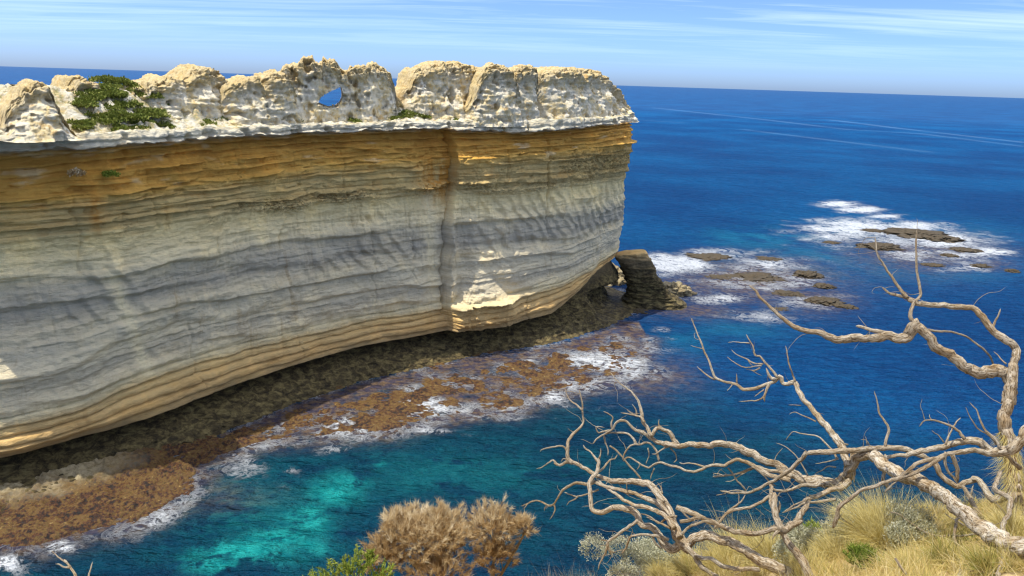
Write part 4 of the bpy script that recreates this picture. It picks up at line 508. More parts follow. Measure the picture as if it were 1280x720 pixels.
def build_headland():
    bd = cat(BACK, 30); bs = arc(bd)
    uf = np.r_[np.linspace(0, 32, 26, endpoint=False), np.arange(32, 150, .135), np.linspace(150, FS[-1], 16)]
    ub = np.linspace(0, bs[-1], 90)[1:]
    P = np.vstack([np.c_[np.interp(uf, FS, FD[:, 0]), np.interp(uf, FS, FD[:, 1])], np.c_[np.interp(ub, bs, bd[:, 0]), np.interp(ub, bs, bd[:, 1])]])
    nf = len(uf); front = np.r_[np.ones(nf), np.zeros(len(ub))]
    T = np.gradient(P, axis=0); T /= np.linalg.norm(T, axis=1)[:, None]; N = np.c_[T[:, 1], -T[:, 0]]
    k = np.ones(9)/9                                      # smooth the normals round the far end
    N = np.c_[np.convolve(np.pad(N[:, 0], 4, 'edge'), k, 'valid'), np.convolve(np.pad(N[:, 1], 4, 'edge'), k, 'valid')]; N /= np.linalg.norm(N, axis=1)[:, None]
    u = np.r_[uf, FS[-1]-np.linspace(0, bs[-1], 90)[1:]*FS[-1]/bs[-1]]
    K = strata_keys(u); nu = len(u)
    # closest point of the fin's centre line
    d2 = ((P[:, None, :]-MEDIAL[None])**2).sum(2); mi = d2.argmin(1); mi[:nf] = np.maximum.accumulate(mi[:nf]); M = MEDIAL[mi]
    # rows of the face
    s = np.r_[np.arange(-6, -1, .5), np.arange(-1, 35.95, .1), 36.]; ns = len(s)
    z = np.stack([np.interp(s, CANON, K[i]) for i in range(nu)])
    z = z+(fbm(np.c_[np.repeat(u/9, ns), np.tile(s/6, nu), np.zeros(nu*ns)], 3, 5).reshape(nu, ns)*.28*sm(s, 2, 8)*(1-sm(s, 34, 36)))
    z = z+(fbm(np.c_[np.repeat(u/3.2, ns), np.tile(s/8, nu), np.full(nu*ns, 4.4)], 4, 93).reshape(nu, ns)*.42*sm(s, 33.8, 34.7))
    U = np.repeat(u, ns); SS = np.tile(s, nu); Z = z.ravel()
    # profile: metres out from the face line
    tail = sm(U, 117, 138)
    SSJ = SS+sm(SS, 32.8, 34)*(1-sm(SS, 35.6, 36))*(fbm(np.c_[U/1.9, SS/9, np.full(len(U), 3.3)], 4, 91)*.45)
    base = np.interp(SSJ, [-6, -1, 0, .8, 1.8, 2.7, 3.5, 3.95, 4.15, 5, 8, 8.3, 12, 16, 20.5, 24, 26, 29.85, 30.05, 32.15, 32.4, 34.5, 34.56, 34.62, 36],
                     [10, 6.8, 5.2, 3.8, 2.0, .3, -.9, -.5, 2.9, 2.5, 1.75, 1.55, 1.2, .95, .5, .15, .3, .3, -.3, -.15, -.7, -1.1, -1.0, .85, .1])
    endp = np.interp(SSJ, [-6, -1, 0, 1.2, 2.4, 3.2, 3.8, 4.1, 5, 8, 8.3, 12, 16, 20.5, 24, 26, 30, 34.5, 34.56, 34.62, 36],
                     [8.0, 5.6, 4.6, 2.6, .4, -.8, -1.4, -.7, -.2, .2, .3, .45, .4, .35, .25, .5, 1.1, 1.0, .9, 1.1, .3])
    off = base*(1-tail)+endp*tail
    off -= sm(U, 100, 106)*(1-sm(U, 122, 130))*(1-sm(SS, 1.5, 3))*.9
    off -= sm(U, 127, 134)*sm(Z, .1, 1.2)*(1-sm(Z, 4.0, 5.8))*5.4
    left = 1-sm(U, 40, 52)
    off += left*(sm(SS, 3.9, 6)*(1-sm(SS, 12, 17))*1.6-(sm(SS, .5, 2)*(1-sm(SS, 3.8, 4.1)))*.8+(1-sm(SS, .2, 1.6))*1.0)
    nz = lambda a, b, o, sd, **k: fbm(np.c_[U/a, SS/b, np.full(len(U), sd*1.37)], o, sd, **k)
    off += nz(26, 30, 3, 1)*1.3+nz(7, 9, 3, 2)*.5*sm(SS, -2, 5)
    # strata, each layer with its own depth that wanders along the wall
    sj = SS+nz(5, 3, 3, 4)*.22
    li = np.clip(np.searchsorted(LB, sj)-1, 0, len(LB)-2); lo, hi = LB[li], LB[li+1]; f = (sj-lo)/(hi-lo)
    am = LGRO[li+1]
    wand = fbm(np.c_[U/6, li*3.7, np.zeros(len(U))], 3, 9)
    edge = np.minimum(f, 1-f)*(hi-lo)
    off += (LDEP[li+1]+wand*am*1.6)-am*np.exp(-(edge/.11)**2)+am*.4*(1-(2*f-1)**2)
    # grain: wandering bedding relief, crusty zone, rough foot
    zone = sm(SS, 8, 9.5)*(1-sm(SS, 23, 26)); off += (nz(3.5, .9, 5, 12)*.22+nz(.8, .4, 3, 16)*.10)*(1-.75*zone)+nz(1.5, 1.3, 4, 14, ridged=True)*.12*zone+nz(4.5, 3.2, 4, 13)*.45*zone+nz(11, 1.6, 3, 17)*.42*sm(SS, 8, 10)*(1-sm(SS, 21, 25))
    crust = np.exp(-((SS-25.6-nz(8, 50, 2, 33)*.8)/1.0)**2)*sm(nz(7, 4, 3, 34), -.25, .35); crust = np.maximum(crust, np.exp(-((SS-28)/1.6)**2)*sm(U, 117, 124)*.8)
    off += crust*(nz(.9, .40, 4, 20, ridged=True)*1.0)
    foot = 1-sm(SS, 1.5, 3.4)
    off += foot*(nz(2.4, 1.6, 5, 22, ridged=True)*.85+nz(.8, .5, 4, 24, ridged=True)*.42-.25)
    off += sm(SS, 31, 34)*(1-sm(SS, 34.4, 34.6))*nz(1.6, .4, 4, 28)*.25
    for q, (sk, am_) in enumerate(((33.3, .8), (32.25, 1.25), (31.2, .7), (30.1, 1.3), (28.9, .75), (27.6, .6), (26.4, .9), (22.8, .2), (14.8, .35), (11.6, .3))):
        wv = sk+nz(7, 60, 3, 92+q)*.5; off += am_*np.clip(nz(3.2, 3, 4, 104+q)*1.3+.46, 0, 1.15)*np.where(SS > wv, np.exp(-((SS-wv)/.30)**2), np.exp(-((SS-wv)/.09)**2))
    off += nz(2.6, 2.0, 4, 118)*.26*sm(SS, 4, 6)*(1-sm(SS, 34, 34.6))-.32*sm(nz(1.9, 1.3, 3, 119), .22, .45)*sm(SS, 22, 26)*(1-sm(SS, 34, 34.5))
    calm = 1-.85*sm(U, 97.5, 99.5)*(1-sm(U, 110, 112))*sm(SS, 7, 9)*(1-sm(SS, 18, 20))
    for per_, a_, wu, q in ((2.9, .62, 17, 140), (1.25, .13, 8, 150), (.62, .05, 5, 160)):          # weathered sheets: sloping tops, cut-back undersides
        ph = (SS+nz(wu, 9, 3, q)*per_*.75+(U-80)*.012)/per_; fr = ph-np.floor(ph); saw = np.where(fr > .2, (1-fr)/.8, fr/.2)
        off += calm*a_*(saw-.5)*np.clip(.55+1.5*nz(wu*.7, per_*1.4, 3, q+4), 0, 1.3)*sm(SS, 7.5, 9.5)*(1-.65*sm(SS, 21, 24))*(1-sm(SS, 33, 34.4))
    off += nz(1.3, .9, 5, 170, ridged=True)*.13*sm(SS, 7, 9)*(1-sm(SS, 34, 34.5))
    dg = (U+(SS-18)*.62)/2.3+nz(10, 6, 3, 172)*1.1; dg = dg-np.floor(dg); off += .42*(np.where(dg > .25, (1-dg)/.75, dg/.25)-.5)*sm(SS, 14.5, 17)*(1-sm(SS, 23, 25.5))*sm(nz(13, 20, 2, 174), -.15, .25)
    flute = np.abs(nz(1.5, 14, 3, 121)); off -= .15*np.exp(-(flute/.08)**2)*sm(SS, 13, 16)*(1-sm(SS, 23, 26))*sm(nz(9, 8, 2, 122), -.2, .2)
    # slab underside and its scalloped lip
    off += sm(SS, 34.5, 34.7)*(nz(2.2, 3, 4, 30)*.6-.85*sm(nz(1.5, 2.5, 2, 36), .12, .4)*(1-sm(SS, 35.2, 35.9))+nz(.6, .6, 3, 31)*.22)
    # the main joint, the proud block right of it, and the thin joints
    uc = np.interp(SS, [0, 8, 14, 20, 26, 34], [97.2, 97.2, 97.6, 98.3, 100.2, 100.3])+nz(40, 2.5, 3, 40)*.5
    step = sm(U-uc, -.05, .45)*(1-sm(U, 104, 118))
    off += .85*sm(U-uc, -.05, .3)*np.exp(-((U-uc-.4)/1.0)**2*(U > uc+.4))*sm(SS, 8, 10)*(1-sm(SS, 19, 24))*(1+.5*nz(.9, 1.5, 3, 181))
    off += step*1.15*sm(SS, 3.5, 6)*(1-.6*sm(SS, 30, 35)); off -= .7*np.exp(-((U-uc+.1)/.2)**2)*sm(SS, 4, 9)*(1-sm(SS, 34.5, 34.7))
    off -= .7*sm(U, 91, 97)*(1-sm(U-uc, -.2, 0))*sm(SS, 22, 27)*(1-sm(SS, 34.4, 34.6))
    uc2 = 117.3+nz(50, 3, 3, 42)*.55; off -= .35*np.exp(-((U-uc2)/.14)**2)*sm(SS, 14, 20); off += .25*sm(U-uc2, 0, .3)*(1-sm(U, 118, 126))*sm(SS, 14, 22)
    for uk, z0, z1 in ((45.6, 20, 31), (54, 24, 34), (66, 27, 34), (73, 4, 9), (82, 25, 34), (86, 9, 22), (104, 22, 34), (109, 26, 34), (123, 20, 34), (129, 12, 30), (57, 4, 14), (61, 18, 26), (70.5, 17, 25), (92.5, 12, 24), (108, 3, 9), (112.6, 3, 8.2)):
        off -= .22*np.exp(-((U-uk-nz(60, 3, 3, 44)*1.2-(SS-z0)*(.28 if z0 in (18, 17) else 0))/.13)**2)*sm(SS, z0, z0+1.5)*(1-sm(SS, z1-1.5, z1))
    # block at the foot of the joint with the bright sloping face above
    bw = nz(1.6, 1.0, 4, 130)*.8; blk = sm(U+bw, 96.9, 97.9)*(1-sm(U+bw, 107.8, 112.5)*.85)*(1-sm(U, 112.5, 118)); off += blk*sm(SS+bw*.5, 3.0, 3.9)*(1-sm(SS+bw*.6, 7.8, 8.9))*1.9*(1+.35*nz(1.3, .7, 4, 131))
    off += blk*np.clip(1-(SS-8.2)/(6.6-1.1*np.abs(U-103.6)).clip(.6), 0, 1)*(SS > 8)*2.3*sm(SS, 7.9, 8.4)*(1+.3*nz(1.2, .8, 4, 133)); off -= sm(U, 96, 98)*(1-sm(U, 111, 114))*sm(SS, 34.5, 34.62)*.35
    off -= (sm(U, 99, 101)*(1-sm(U, 104, 107)))*0
    off += (sm(U, 98.5, 100)*(1-sm(U, 104, 106)))*sm(SS, 1.2, 2.4)*(1-sm(SS, 3.6, 3.95))*1.7            # hanging lump under the block
    # diagonal ribs in the grey beds
    rib = np.sin((U-(SS-14)*.55)*1.15+nz(12, 8, 2, 46)*3.0); off += .13*np.clip(rib, 0, 1)**3*sm(SS, 14, 17)*(1-sm(SS, 22, 25))*sm(nz(14, 20, 2, 48), -.1, .25)*2
    # broken ledges left of the joint
    off += 1.3*np.exp(-((U-93.5)/1.4)**2)*np.exp(-((SS-28.6)/.35)**2)+1.5*np.exp(-((U-95)/3.2)**2)*np.exp(-((SS-26.2)/.4)**2)*(1+nz(.8, .5, 3, 50))
    FR = np.repeat(front, ns); off = np.where(FR > 0, off, np.interp(SS, [-6, 0, 36], [3, 1, 0]))
    Pu = np.repeat(P, ns, 0); Nu = np.repeat(N, ns, 0); XY = Pu+Nu*off[:, None]
    face = np.c_[XY, Z].reshape(nu, ns, 3)
    # terrace rows to the centre line
    edge_xy = face[:, -1, :2]; nt = 84; tt = np.linspace(0, 1, nt+1)[1:]**1.15
    L = np.linalg.norm(M-edge_xy, axis=1)
    xy = edge_xy[:, None, :]*(1-tt)[None, :, None]+M[:, None, :]*tt[None, :, None]
    w = (L[:, None]*tt[None]).ravel(); UU = np.repeat(u, nt)
    zt = terrace(UU, w)
    pw = np.c_[xy.reshape(-1, 2), np.zeros(len(w))]
    zt += sm(w, .15, 1.2)*(fbm(pw/2.4, 4, 60, .55)*.8+np.abs(fbm(pw/1.4, 4, 64))*.75+sm(fbm(pw/1.7, 3, 62), .12, .5)*.5-.3)
    zt += (1-sm(w, 0, .8))*fbm(pw/.8, 3, 66)*.12
    zt += (face[:, -1, 2].repeat(nt)-strata_keys(UU)[:, 9])*(1-sm(w, 0, 1.5))
    ter = np.c_[xy.reshape(-1, 2), zt].reshape(nu, nt, 3)
    V = np.concatenate([face, ter], 1).reshape(-1, 3); nv = ns+nt
    strat = np.concatenate([np.tile(s, (nu, 1)), np.full((nu, nt), 36.4)+np.minimum(w.reshape(nu, nt), 3)], 1)
    SX = strat.ravel(); UX = np.repeat(u, nv)
    nz2 = lambda a, b, o, sd: fbm(np.c_[UX/a, SX/b, np.full(len(UX), sd*1.1)], o, sd)
    ucx = np.interp(SX, [0, 8, 14, 20, 26, 34], [97.2, 97.2, 97.6, 98.3, 100.2, 100.3])
    stain = np.clip(sm(UX, 92, 97)*(1-sm(UX-ucx, -.3, .1))*sm(SX, 21, 27)*(1-sm(SX, 34.3, 34.6))*1.1, 0, 1)
    stain = np.maximum(stain, .55*sm(SX, 28.5, 31.5)*(1-sm(SX, 34.4, 34.6))*sm(nz2(6, 2.5, 3, 70), -.1, .45))
    stain = np.maximum(stain, .8*np.exp(-((UX-47.6)/.8)**2)*sm(SX, 24, 27)*(1-sm(SX, 31, 33))); stain = np.maximum(stain, .35*sm(SX, 25, 27)*(1-sm(SX, 29, 30))*sm(nz2(5, 1.5, 3, 74), .05, .4))
    pale = .9*np.exp(-((UX-(49.3-(SX-16)*.22))/.75)**2)*sm(SX, 8, 9)*(1-sm(SX, 20, 22.5))
    pale = np.maximum(pale, .7*np.exp(-((UX-95.6)/1.1)**2)*sm(SX, 7, 9)*(1-sm(SX, 24, 26)))
    pale = np.maximum(pale, .9*sm(nz2(5, 1.2, 3, 78), .28, .5)*sm(SX, 29, 30)*(1-sm(SX, 34, 34.6))*.5)
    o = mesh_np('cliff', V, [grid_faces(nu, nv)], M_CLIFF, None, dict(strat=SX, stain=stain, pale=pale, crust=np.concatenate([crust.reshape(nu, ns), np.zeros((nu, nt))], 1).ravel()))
    o['kind'] = 'structure'; o['label'] = 'long banded limestone headland rising sheer from the sea'
    return o
cliff = build_headland()

def in_poly(x, y, poly):
    c = np.zeros(len(x), bool); p = np.array(poly); n = len(p)
    for i in range(n):
        x0, y0 = p[i]; x1, y1 = p[(i+1) % n]
        if y0 == y1: continue
        c ^= ((y0 > y) != (y1 > y)) & (x < (x1-x0)*(y-y0)/(y1-y0)+x0)
    return c
def build_pinnacle(A, e, n, T, sz, win, seed, LEAN=.95):
    A, e, n = np.array(A), np.array(e), np.array(n); sz = np.array(sz); s0, s1 = sz[0, 0], sz[-1, 0]; zb = 35.2
    ds = .12; ncol = int((s1-s0)/ds); s = np.linspace(s0, s1, ncol); top = np.interp(s, sz[:, 0], sz[:, 1])
    top = top+fbm(np.c_[s/1.1, np.full(ncol, seed*3.3), np.zeros(ncol)], 4, seed)*.55+perlin(np.c_[s/.45, np.full(ncol, seed*1.3), np.zeros(ncol)], seed)*.24
    top = top-.75*sm(perlin(np.c_[s/1.3, np.full(ncol, seed*2.1), np.zeros(ncol)], seed+1), .18, .5)
    nr = 64; t = np.linspace(-1, 1, 2*nr+1); f = 1-np.abs(t)               # f: 0 foot, 1 top
    g = np.where(f < 1, np.minimum(f*1.06, 1), 1); m = (s-s0)/(s1-s0)
    endf = np.clip(1-np.abs(2*m-1)**8, 0.02, 1)**.5
    Tc = T*endf*(1+.25*fbm(np.c_[s/2.5, np.full(ncol, seed), np.zeros(ncol)], 3, seed+1))
    prof = np.sqrt(np.clip(1-f**8, 0, 1))*(.82+LEAN*(1-f)**1.15)
    prof = prof*(1+.10*np.exp(-((f-.72)/.13)**2)-.12*np.exp(-((f-.5)/.10)**2))
    z = zb+(top[:, None]-zb)*np.sin(np.clip(f, 0, 1)*math.pi/2)[None]**.9
    lat = np.sign(t)[None]*-1*Tc[:, None]*prof[None]                     # t<0 faces front
    n2 = np.array([e[1], -e[0]]); sgn = 1 if n@n2 > 0 else -1
    front = n*(-1 if n[1] > 0 else 1)                                    # towards the viewer side
    prof = prof*1.0
    lat = np.where(t[None] < 0, 1, -1)*Tc[:, None]*prof[None]
    XY = A+e*s[:, None, None]+front*lat[:, :, None]
    V = np.concatenate([np.broadcast_to(XY, (ncol, 2*nr+1, 2)), z[:, :, None]], 2).reshape(-1, 3).copy()
    side = np.broadcast_to(np.where(t < 0, 1, -1)[None], (ncol, 2*nr+1)).ravel(); F = np.broadcast_to(f[None], (ncol, 2*nr+1)).ravel()
    cm = sm(F+fbm(V/1.8, 3, seed+3)*.25, .50, .66); patch = sm(fbm(V/4, 2, seed+15), -.25, .25)
    lay = fbm(np.c_[V[:, :2]/2.4, V[:, 2]/.36], 4, seed+7)
    d = fbm(V/3.0, 3, seed+2)*.85+lay*(.45+.35*patch)+cm*(fbm(V/1.1, 4, seed+5, .6, True)*.62+fbm(V/.42, 3, seed+9, .6, True)*.38+.12)+(1-cm)*(fbm(V/1.0, 5, seed+8, .62, True)*.32)
    pit = (sm(fbm(V/1.7+9, 3, seed+11), .14, .38)*1.1+sm(fbm(V/.75+4, 2, seed+12), .25, .45)*.2)*(.35+.75*patch)
    d = (d-pit)*np.sqrt(np.clip(endf.repeat(2*nr+1), .1, 1))
    V[:, :2] += front[None]*(side*d*sm(1-F, 0, .15))[:, None]; V[:, 2] += d*.45*sm(F, .4, 1)
    faces = grid_faces(ncol, 2*nr+1)
    if win:
        jj = np.arange(2*nr); fj = (1-np.abs((t[:-1]+t[1:])/2)); cs = (s[:-1]+s[1:])/2
        zc = (z[:-1, :-1]+z[1:, 1:])/2
        w2 = np.array(win)
        inside = in_poly(np.repeat(cs, 2*nr), zc.ravel(), w2).reshape(ncol-1, 2*nr)
        inside[:, :] &= inside[:, ::-1]
        keep = ~inside.ravel(); faces = faces[keep]; br = []
        idx = lambda i, j: i*(2*nr+1)+j
        for i, j in zip(*np.nonzero(inside)):
            if j >= nr: continue
            mj = 2*nr-1-j
            for (di, dj, a, b) in ((-1, 0, (i, j), (i, j+1)), (1, 0, (i+1, j+1), (i+1, j)), (0, -1, (i+1, j), (i, j)), (0, 1, (i, j+1), (i+1, j+1))):
                ii, j2 = i+di, j+dj
                if 0 <= ii < ncol-1 and 0 <= j2 < nr and inside[ii, j2]: continue
                br.append((idx(*a), idx(*b), idx(b[0], 2*nr-b[1]), idx(a[0], 2*nr-a[1])))
        # subdivide the tunnel walls so that they can be rough
        extra = []; fc = []; base = len(V)
        for a, b, c, d_ in br:
            k = 6; ra = [a]; rb = [b]
            for q in range(1, k):
                w = q/k; ra.append(base+len(extra)); extra.append(V[a]*(1-w)+V[d_]*w); rb.append(base+len(extra)); extra.append(V[b]*(1-w)+V[c]*w)
            ra.append(d_); rb.append(c)
            for q in range(k): fc.append((ra[q], rb[q], rb[q+1], ra[q+1]))
        E_ = np.array(extra); E_[:, 2] += fbm(E_/.7, 3, seed+13)*.12
        V = np.vstack([V, E_]); F = np.r_[F, np.full(len(E_), .3)]; faces = np.vstack([faces, np.array(fc)])
    return mesh_np('rock_pinnacle', V, [faces], M_PIN, cliff, dict(high=F))
PIN_LABEL = ['pale broken pinnacle at the near end of the cap', 'bright white pointed boulder on the lip of the cap', 'grey rounded boulder behind the green scrub', 'long white ridge of cap rock with a square knob', 'low lumpy rock ridge left of the pierced rock', 'large pinnacle pierced by a window', 'square flat-topped yellow crusted pinnacle', 'white fluted pinnacle with a brown crust', 'narrow white column with a brown crusted head', 'broad yellow crusted pinnacle at the seaward end']
for i, p in enumerate(PINNACLES):
    o = build_pinnacle(*p, seed=100+i*17, LEAN=(1.4, 1.7, 1.6, 1.6, 1.6, 1.3, 1.5, 1.7, 1.8, 1.6)[i]); o['label'] = PIN_LABEL[i]

# the leaning buttress of the small sea arch at the seaward foot
def build_buttress():
    zl = np.r_[np.linspace(-4, 10.4, 110), np.full(8, 10.4)]; na = 120; a = np.linspace(0, 2*math.pi, na, endpoint=False)
    cx = np.interp(zl, [-4, 0, 1.5, 3, 6, 10.4], [28.6, 28.4, 28.0, 26.9, 25.4, 22.8]); hx = np.interp(zl, [-4, 0, 1.5, 3, 6, 10.4], [7.9, 6.6, 5.2, 3.9, 3.2, 3.0])
    cy = np.full_like(zl, 147.3); hy = np.interp(zl, [-4, 0, 3, 10.4], [5, 3.9, 2.7, 2.0]); cap = np.r_[np.ones(110), np.linspace(.9, .02, 8)]
    ca, sa = np.cos(a), np.sin(a); q = (np.abs(ca)**3.2+np.abs(sa)**3.2)**(-1/3.2)
    X = cx[:, None]+hx[:, None]*cap[:, None]*(ca*q)[None]; Y = cy[:, None]+hy[:, None]*cap[:, None]*(sa*q)[None]
    Z = np.repeat(zl[:, None], na, 1)+(X-23)*-.02
    Z = Z+(X-cx[:, None])*.16*sm(zl, 6, 10)[:, None]
    V = np.stack([X, Y, Z], 2).reshape(-1, 3); dirv = np.c_[np.tile(ca, len(zl)), np.tile(sa, len(zl))]
    d = fbm(V/2.6, 4, 300)*.45+fbm(np.c_[V[:, :2]/3, V[:, 2]/.5], 4, 305)*.75+fbm(V/.8, 3, 309, ridged=True)*.25
    d = d*np.repeat(cap, na); V[:, :2] += dirv*d[:, None]
    V[:, 2] += np.repeat(1-cap, na)*.5*fbm(V/1.2, 3, 312)
    ids = np.arange(len(zl)*na).reshape(len(zl), na).T.ravel()
    inv = np.empty_like(ids); inv[:] = ids
    Vt = V[ids]
    st = np.interp(Vt[:, 2], [-4, 0, 3, 9, 10.2, 11.4], [-4, 0, 2.4, 3.4, 5.0, 8.6])
    o = mesh_np('sea_arch_buttress', Vt, [grid_faces(na, len(zl), True)], M_CLIFF, cliff, dict(strat=st, stain=np.zeros(len(Vt)), pale=np.zeros(len(Vt)), crust=np.zeros(len(Vt))))
    o['label'] = 'dark leaning rock buttress forming a small arch at the seaward foot'
build_buttress()

# ------------------------------------------------------------ scrub on the cap
def leaf_cloud(centres, radii, n, size, rs, up=.3, flat=.55, elong=1.6, shell=.55, rag=1.):
    """small folded leaves spread through several ellipsoids; returns verts, faces, tone"""
    C_ = np.array(centres); Rr = np.array(radii); wgt = np.prod(Rr, 1)**.66; pick = rs.choice(len(C_), n, p=wgt/wgt.sum())
    d = rs.normal(size=(n, 3)); d /= np.linalg.norm(d, axis=1)[:, None]; d[:, 2] = np.where(d[:, 2] < -.25, -d[:, 2]*.6, d[:, 2])
    r = shell+(1-shell)*rs.rand(n)**.7; lump = 1+rag*(.28*perlin(d*2.6+pick[:, None]*7.1, 3)+.16*perlin(d*7+pick[:, None]*3.3, 5))
    pos = C_[pick]+d*Rr[pick]*(r*lump)[:, None]
    ax = d*.7+rs.normal(size=(n, 3))*.6; ax[:, 2] += up; ax /= np.linalg.norm(ax, axis=1)[:, None]
    sd = np.cross(ax, rs.normal(size=(n, 3))); sd /= np.linalg.norm(sd, axis=1)[:, None]; nn = np.cross(ax, sd)
    L = size*(.6+.8*rs.rand(n))[:, None]; W = L/elong*.5
    v = np.stack([pos, pos+ax*L*.5+sd*W+nn*W*.3, pos+ax*L, pos+ax*L*.5-sd*W+nn*W*.3], 1).reshape(-1, 3)
    b = np.arange(n)*4; f = np.stack([b, b+1, b+2, b+3], 1)
    tone = np.clip(.5+.2*rs.normal(size=n)+.25*perlin(pos/np.mean(Rr)*1.6, 8), 0, 1).repeat(4)
    return v, f, tone
def blades(root, direc, length, width, rs, segs=4, droop=.35, curl=None):
    n = len(root); t = np.linspace(0, 1, segs+1); side = np.cross(direc, rs.normal(size=(n, 3))); side /= np.linalg.norm(side, axis=1)[:, None]+1e-9
    bend = rs.normal(size=(n, 3))*.25 if curl is None else curl; v = []
    for k, tk in enumerate(t):
        c = root+direc*(length*tk)[:, None]+bend*(length*tk*tk)[:, None]; c[:, 2] -= droop*length*tk*tk
        w = (width*(1-tk)**.8)[:, None] if k < segs else 0*width[:, None]
        v += [c-side*w*.5, c+side*w*.5] if k < segs else [c]
    m = 2*segs+1; V = np.stack(v, 1).reshape(-1, 3); b = np.arange(n)*m
    q = [np.stack([b+2*k, b+2*k+1, b+2*k+3, b+2*k+2], 1) for k in range(segs-1)]; tri = np.stack([b+2*segs-2, b+2*segs-1, b+2*segs], 1)
    return V, [np.vstack(q), tri] if q else [tri], m
SCRUB = [  # (u along the cap, metres in from the edge, spread, height, leaves, label)
    (50.6, 2.2, 2.0, .8, 4200, 'dark green scrub cushion just behind the white pointed boulder'),
    (53.0, 3.6, 2.6, .9, 8000, 'largest dark green scrub mound in the middle of the cap slope'),
    (56.6, 3.6, 2.5, .9, 6000, 'olive green scrub mound at the right of the cap slope thicket'),
    (54.8, 6.8, 2.5, .9, 6500, 'green scrub crown on the skyline left of the white ridge'),
    (57.6, 6.2, 2.1, .8, 4500, 'dark scrub mound on the skyline touching the white ridge'),
    (51.2, 5.6, 2.1, .7, 4200, 'sprawling green scrub between the grey rounded boulder and the thicket'),
    (48.4, 5.0, 1.7, .6, 2600, 'low green scrub strip beside the grey rounded boulder'),
    (54.6, 1.4, 1.6, .6, 2400, 'front lobe of the thicket nearest the slab edge'),
    (57.4, .9, .9, .45, 900, 'small green tuft on the edge of the pale slab'),
    (51.5, .6, .9, .4, 700, 'small olive tuft on the slab edge below the thicket'),
    (47.6, 1.8, 1.5, .6, 2200, 'low scrub lobe tucked against the white pointed boulder'),
    (60.2, 4.6, 1.3, .4, 900, 'yellowish low scrub between thicket and white ridge'),
    (68.2, 1.8, 1.5, .8, 2200, 'round green bush at the foot of the white ridge'),
    (72.6, 3.6, .9, .3, 500, 'thin green scrub patch left of the pierced rock'),
    (94.2, 3.6, 2.0, .8, 2600, 'dark green bush in the gap beside the square pinnacle'),
    (96.6, 2.8, 1.3, .5, 1200, 'low green scrub sloping down from the gap'),
    (107.6, 1.7, .5, .3, 350, 'tiny green tuft under the white fluted pinnacle'),
    (63.2, 1.6, 1.0, .35, 500, 'low olive tuft on the lip below the square knob of the white ridge'),
    (65.4, 2.6, 1.1, .4, 600, 'yellow green low patch right of the white ridge knob, among pale rubble'),
    (70.6, 1.3, .9, .35, 450, 'small tuft on the lip right of the round green bush'),
    (75.6, 1.6, 1.0, .3, 450, 'thin olive patch on the lip left of the window'),
    (84.6, 1.2, .8, .3, 350, 'tiny olive tuft on the lip under the window'),
    (91.0, 1.8, .9, .35, 450, 'small tuft on the lip at the right foot of the pierced pinnacle'),
    (101.2, 1.4, .8, .3, 350, 'tiny tuft on the lip under the square pinnacle'),
    (45.2, .8, .8, .4, 400, 'small tuft at the right foot of the white pointed boulder'),
    (41.2, 4.2, 1.3, .6, 1500, 'olive bush at the near end beside the white boulder')]
def cap_point(u, w):
    x, y = np.interp(u, FS, FD[:, 0]), np.interp(u, FS, FD[:, 1]); m = MEDIAL[((MEDIAL-(x, y))**2).sum(1).argmin()]
    v = m-(x, y); L = np.linalg.norm(v); p = np.array((x, y))+v/L*w
    return np.array([p[0], p[1], float(terrace(np.array([u]), np.array([w]))[0])])
for i, (u, w, sp, h, n, lab) in enumerate(SCRUB):
    rs = np.random.RandomState(400+i); loc = cap_point(u, w); k = 6
    cs = np.c_[rs.normal(size=(k, 2))*sp*.42, np.zeros(k)]
    dirm = np.array([.6, .8]); h *= .62; cs[:, 2] = (cs[:, :2]@np.array([-.65, .72]))*.42+h*.15
    rr = np.c_[sp*(.45+.3*rs.rand(k)), sp*(.45+.3*rs.rand(k)), h*(.55+.4*rs.rand(k))]
    v, f, tone = leaf_cloud(cs, rr, n, .26, rs)
    o = mesh_np('scrub_bush', v, [f], M_SCRUB if 'yellowish' not in lab else M_GREEN, None, dict(tone=tone), False); o.location = loc
    thing(o, lab, 'shrub', 'scrub on the headland top')
for u, zz_, lab in ((46.3, 31.6, 'small brown dry shrub hanging on the brown ledge'), (49.6, 31.2, 'small yellow green tuft growing on the brown ledge')):
    rs = np.random.RandomState(int(u*10)); x, y = np.interp(u, FS, FD[:, 0]), np.interp(u, FS, FD[:, 1])
    v, f, tone = leaf_cloud([(0, 0, 0)], [(.8, .6, .5)], 500, .2, rs)
    o = mesh_np('ledge_shrub', v, [f], M_BROWN if 'brown dry' in lab else M_GREEN, None, dict(tone=tone), False); o.location = (x+.35, y-.4, zz_); thing(o, lab, 'shrub', 'tufts on the cliff ledges')

# ------------------------------------------------------------ sea
def blob_field(x, y, blobs):
    o = np.zeros(len(x))
    for cx, cy, ax, ay, bx, by, s in blobs:
        det = ax*by-ay*bx; dx, dy = x-cx, y-cy; a = (dx*by-dy*bx)/det; b = (ax*dy-ay*dx)/det
        o = np.maximum(o, s*np.exp(-np.minimum((a*a+b*b)*.75, 40)))
    return o
def seg_dist(x, y, pl):
    d = np.full(len(x), 1e9)
    for (x0, y0), (x1, y1) in zip(pl[:-1], pl[1:]):
        ex, ey = x1-x0, y1-y0; t = np.clip(((x-x0)*ex+(y-y0)*ey)/(ex*ex+ey*ey), 0, 1); d = np.minimum(d, np.hypot(x-x0-t*ex, y-y0-t*ey))
    return d
def foot_line():
    T = np.gradient(FD, axis=0); T /= np.linalg.norm(T, axis=1)[:, None]; return FD+np.c_[T[:, 1], -T[:, 0]]*5.6
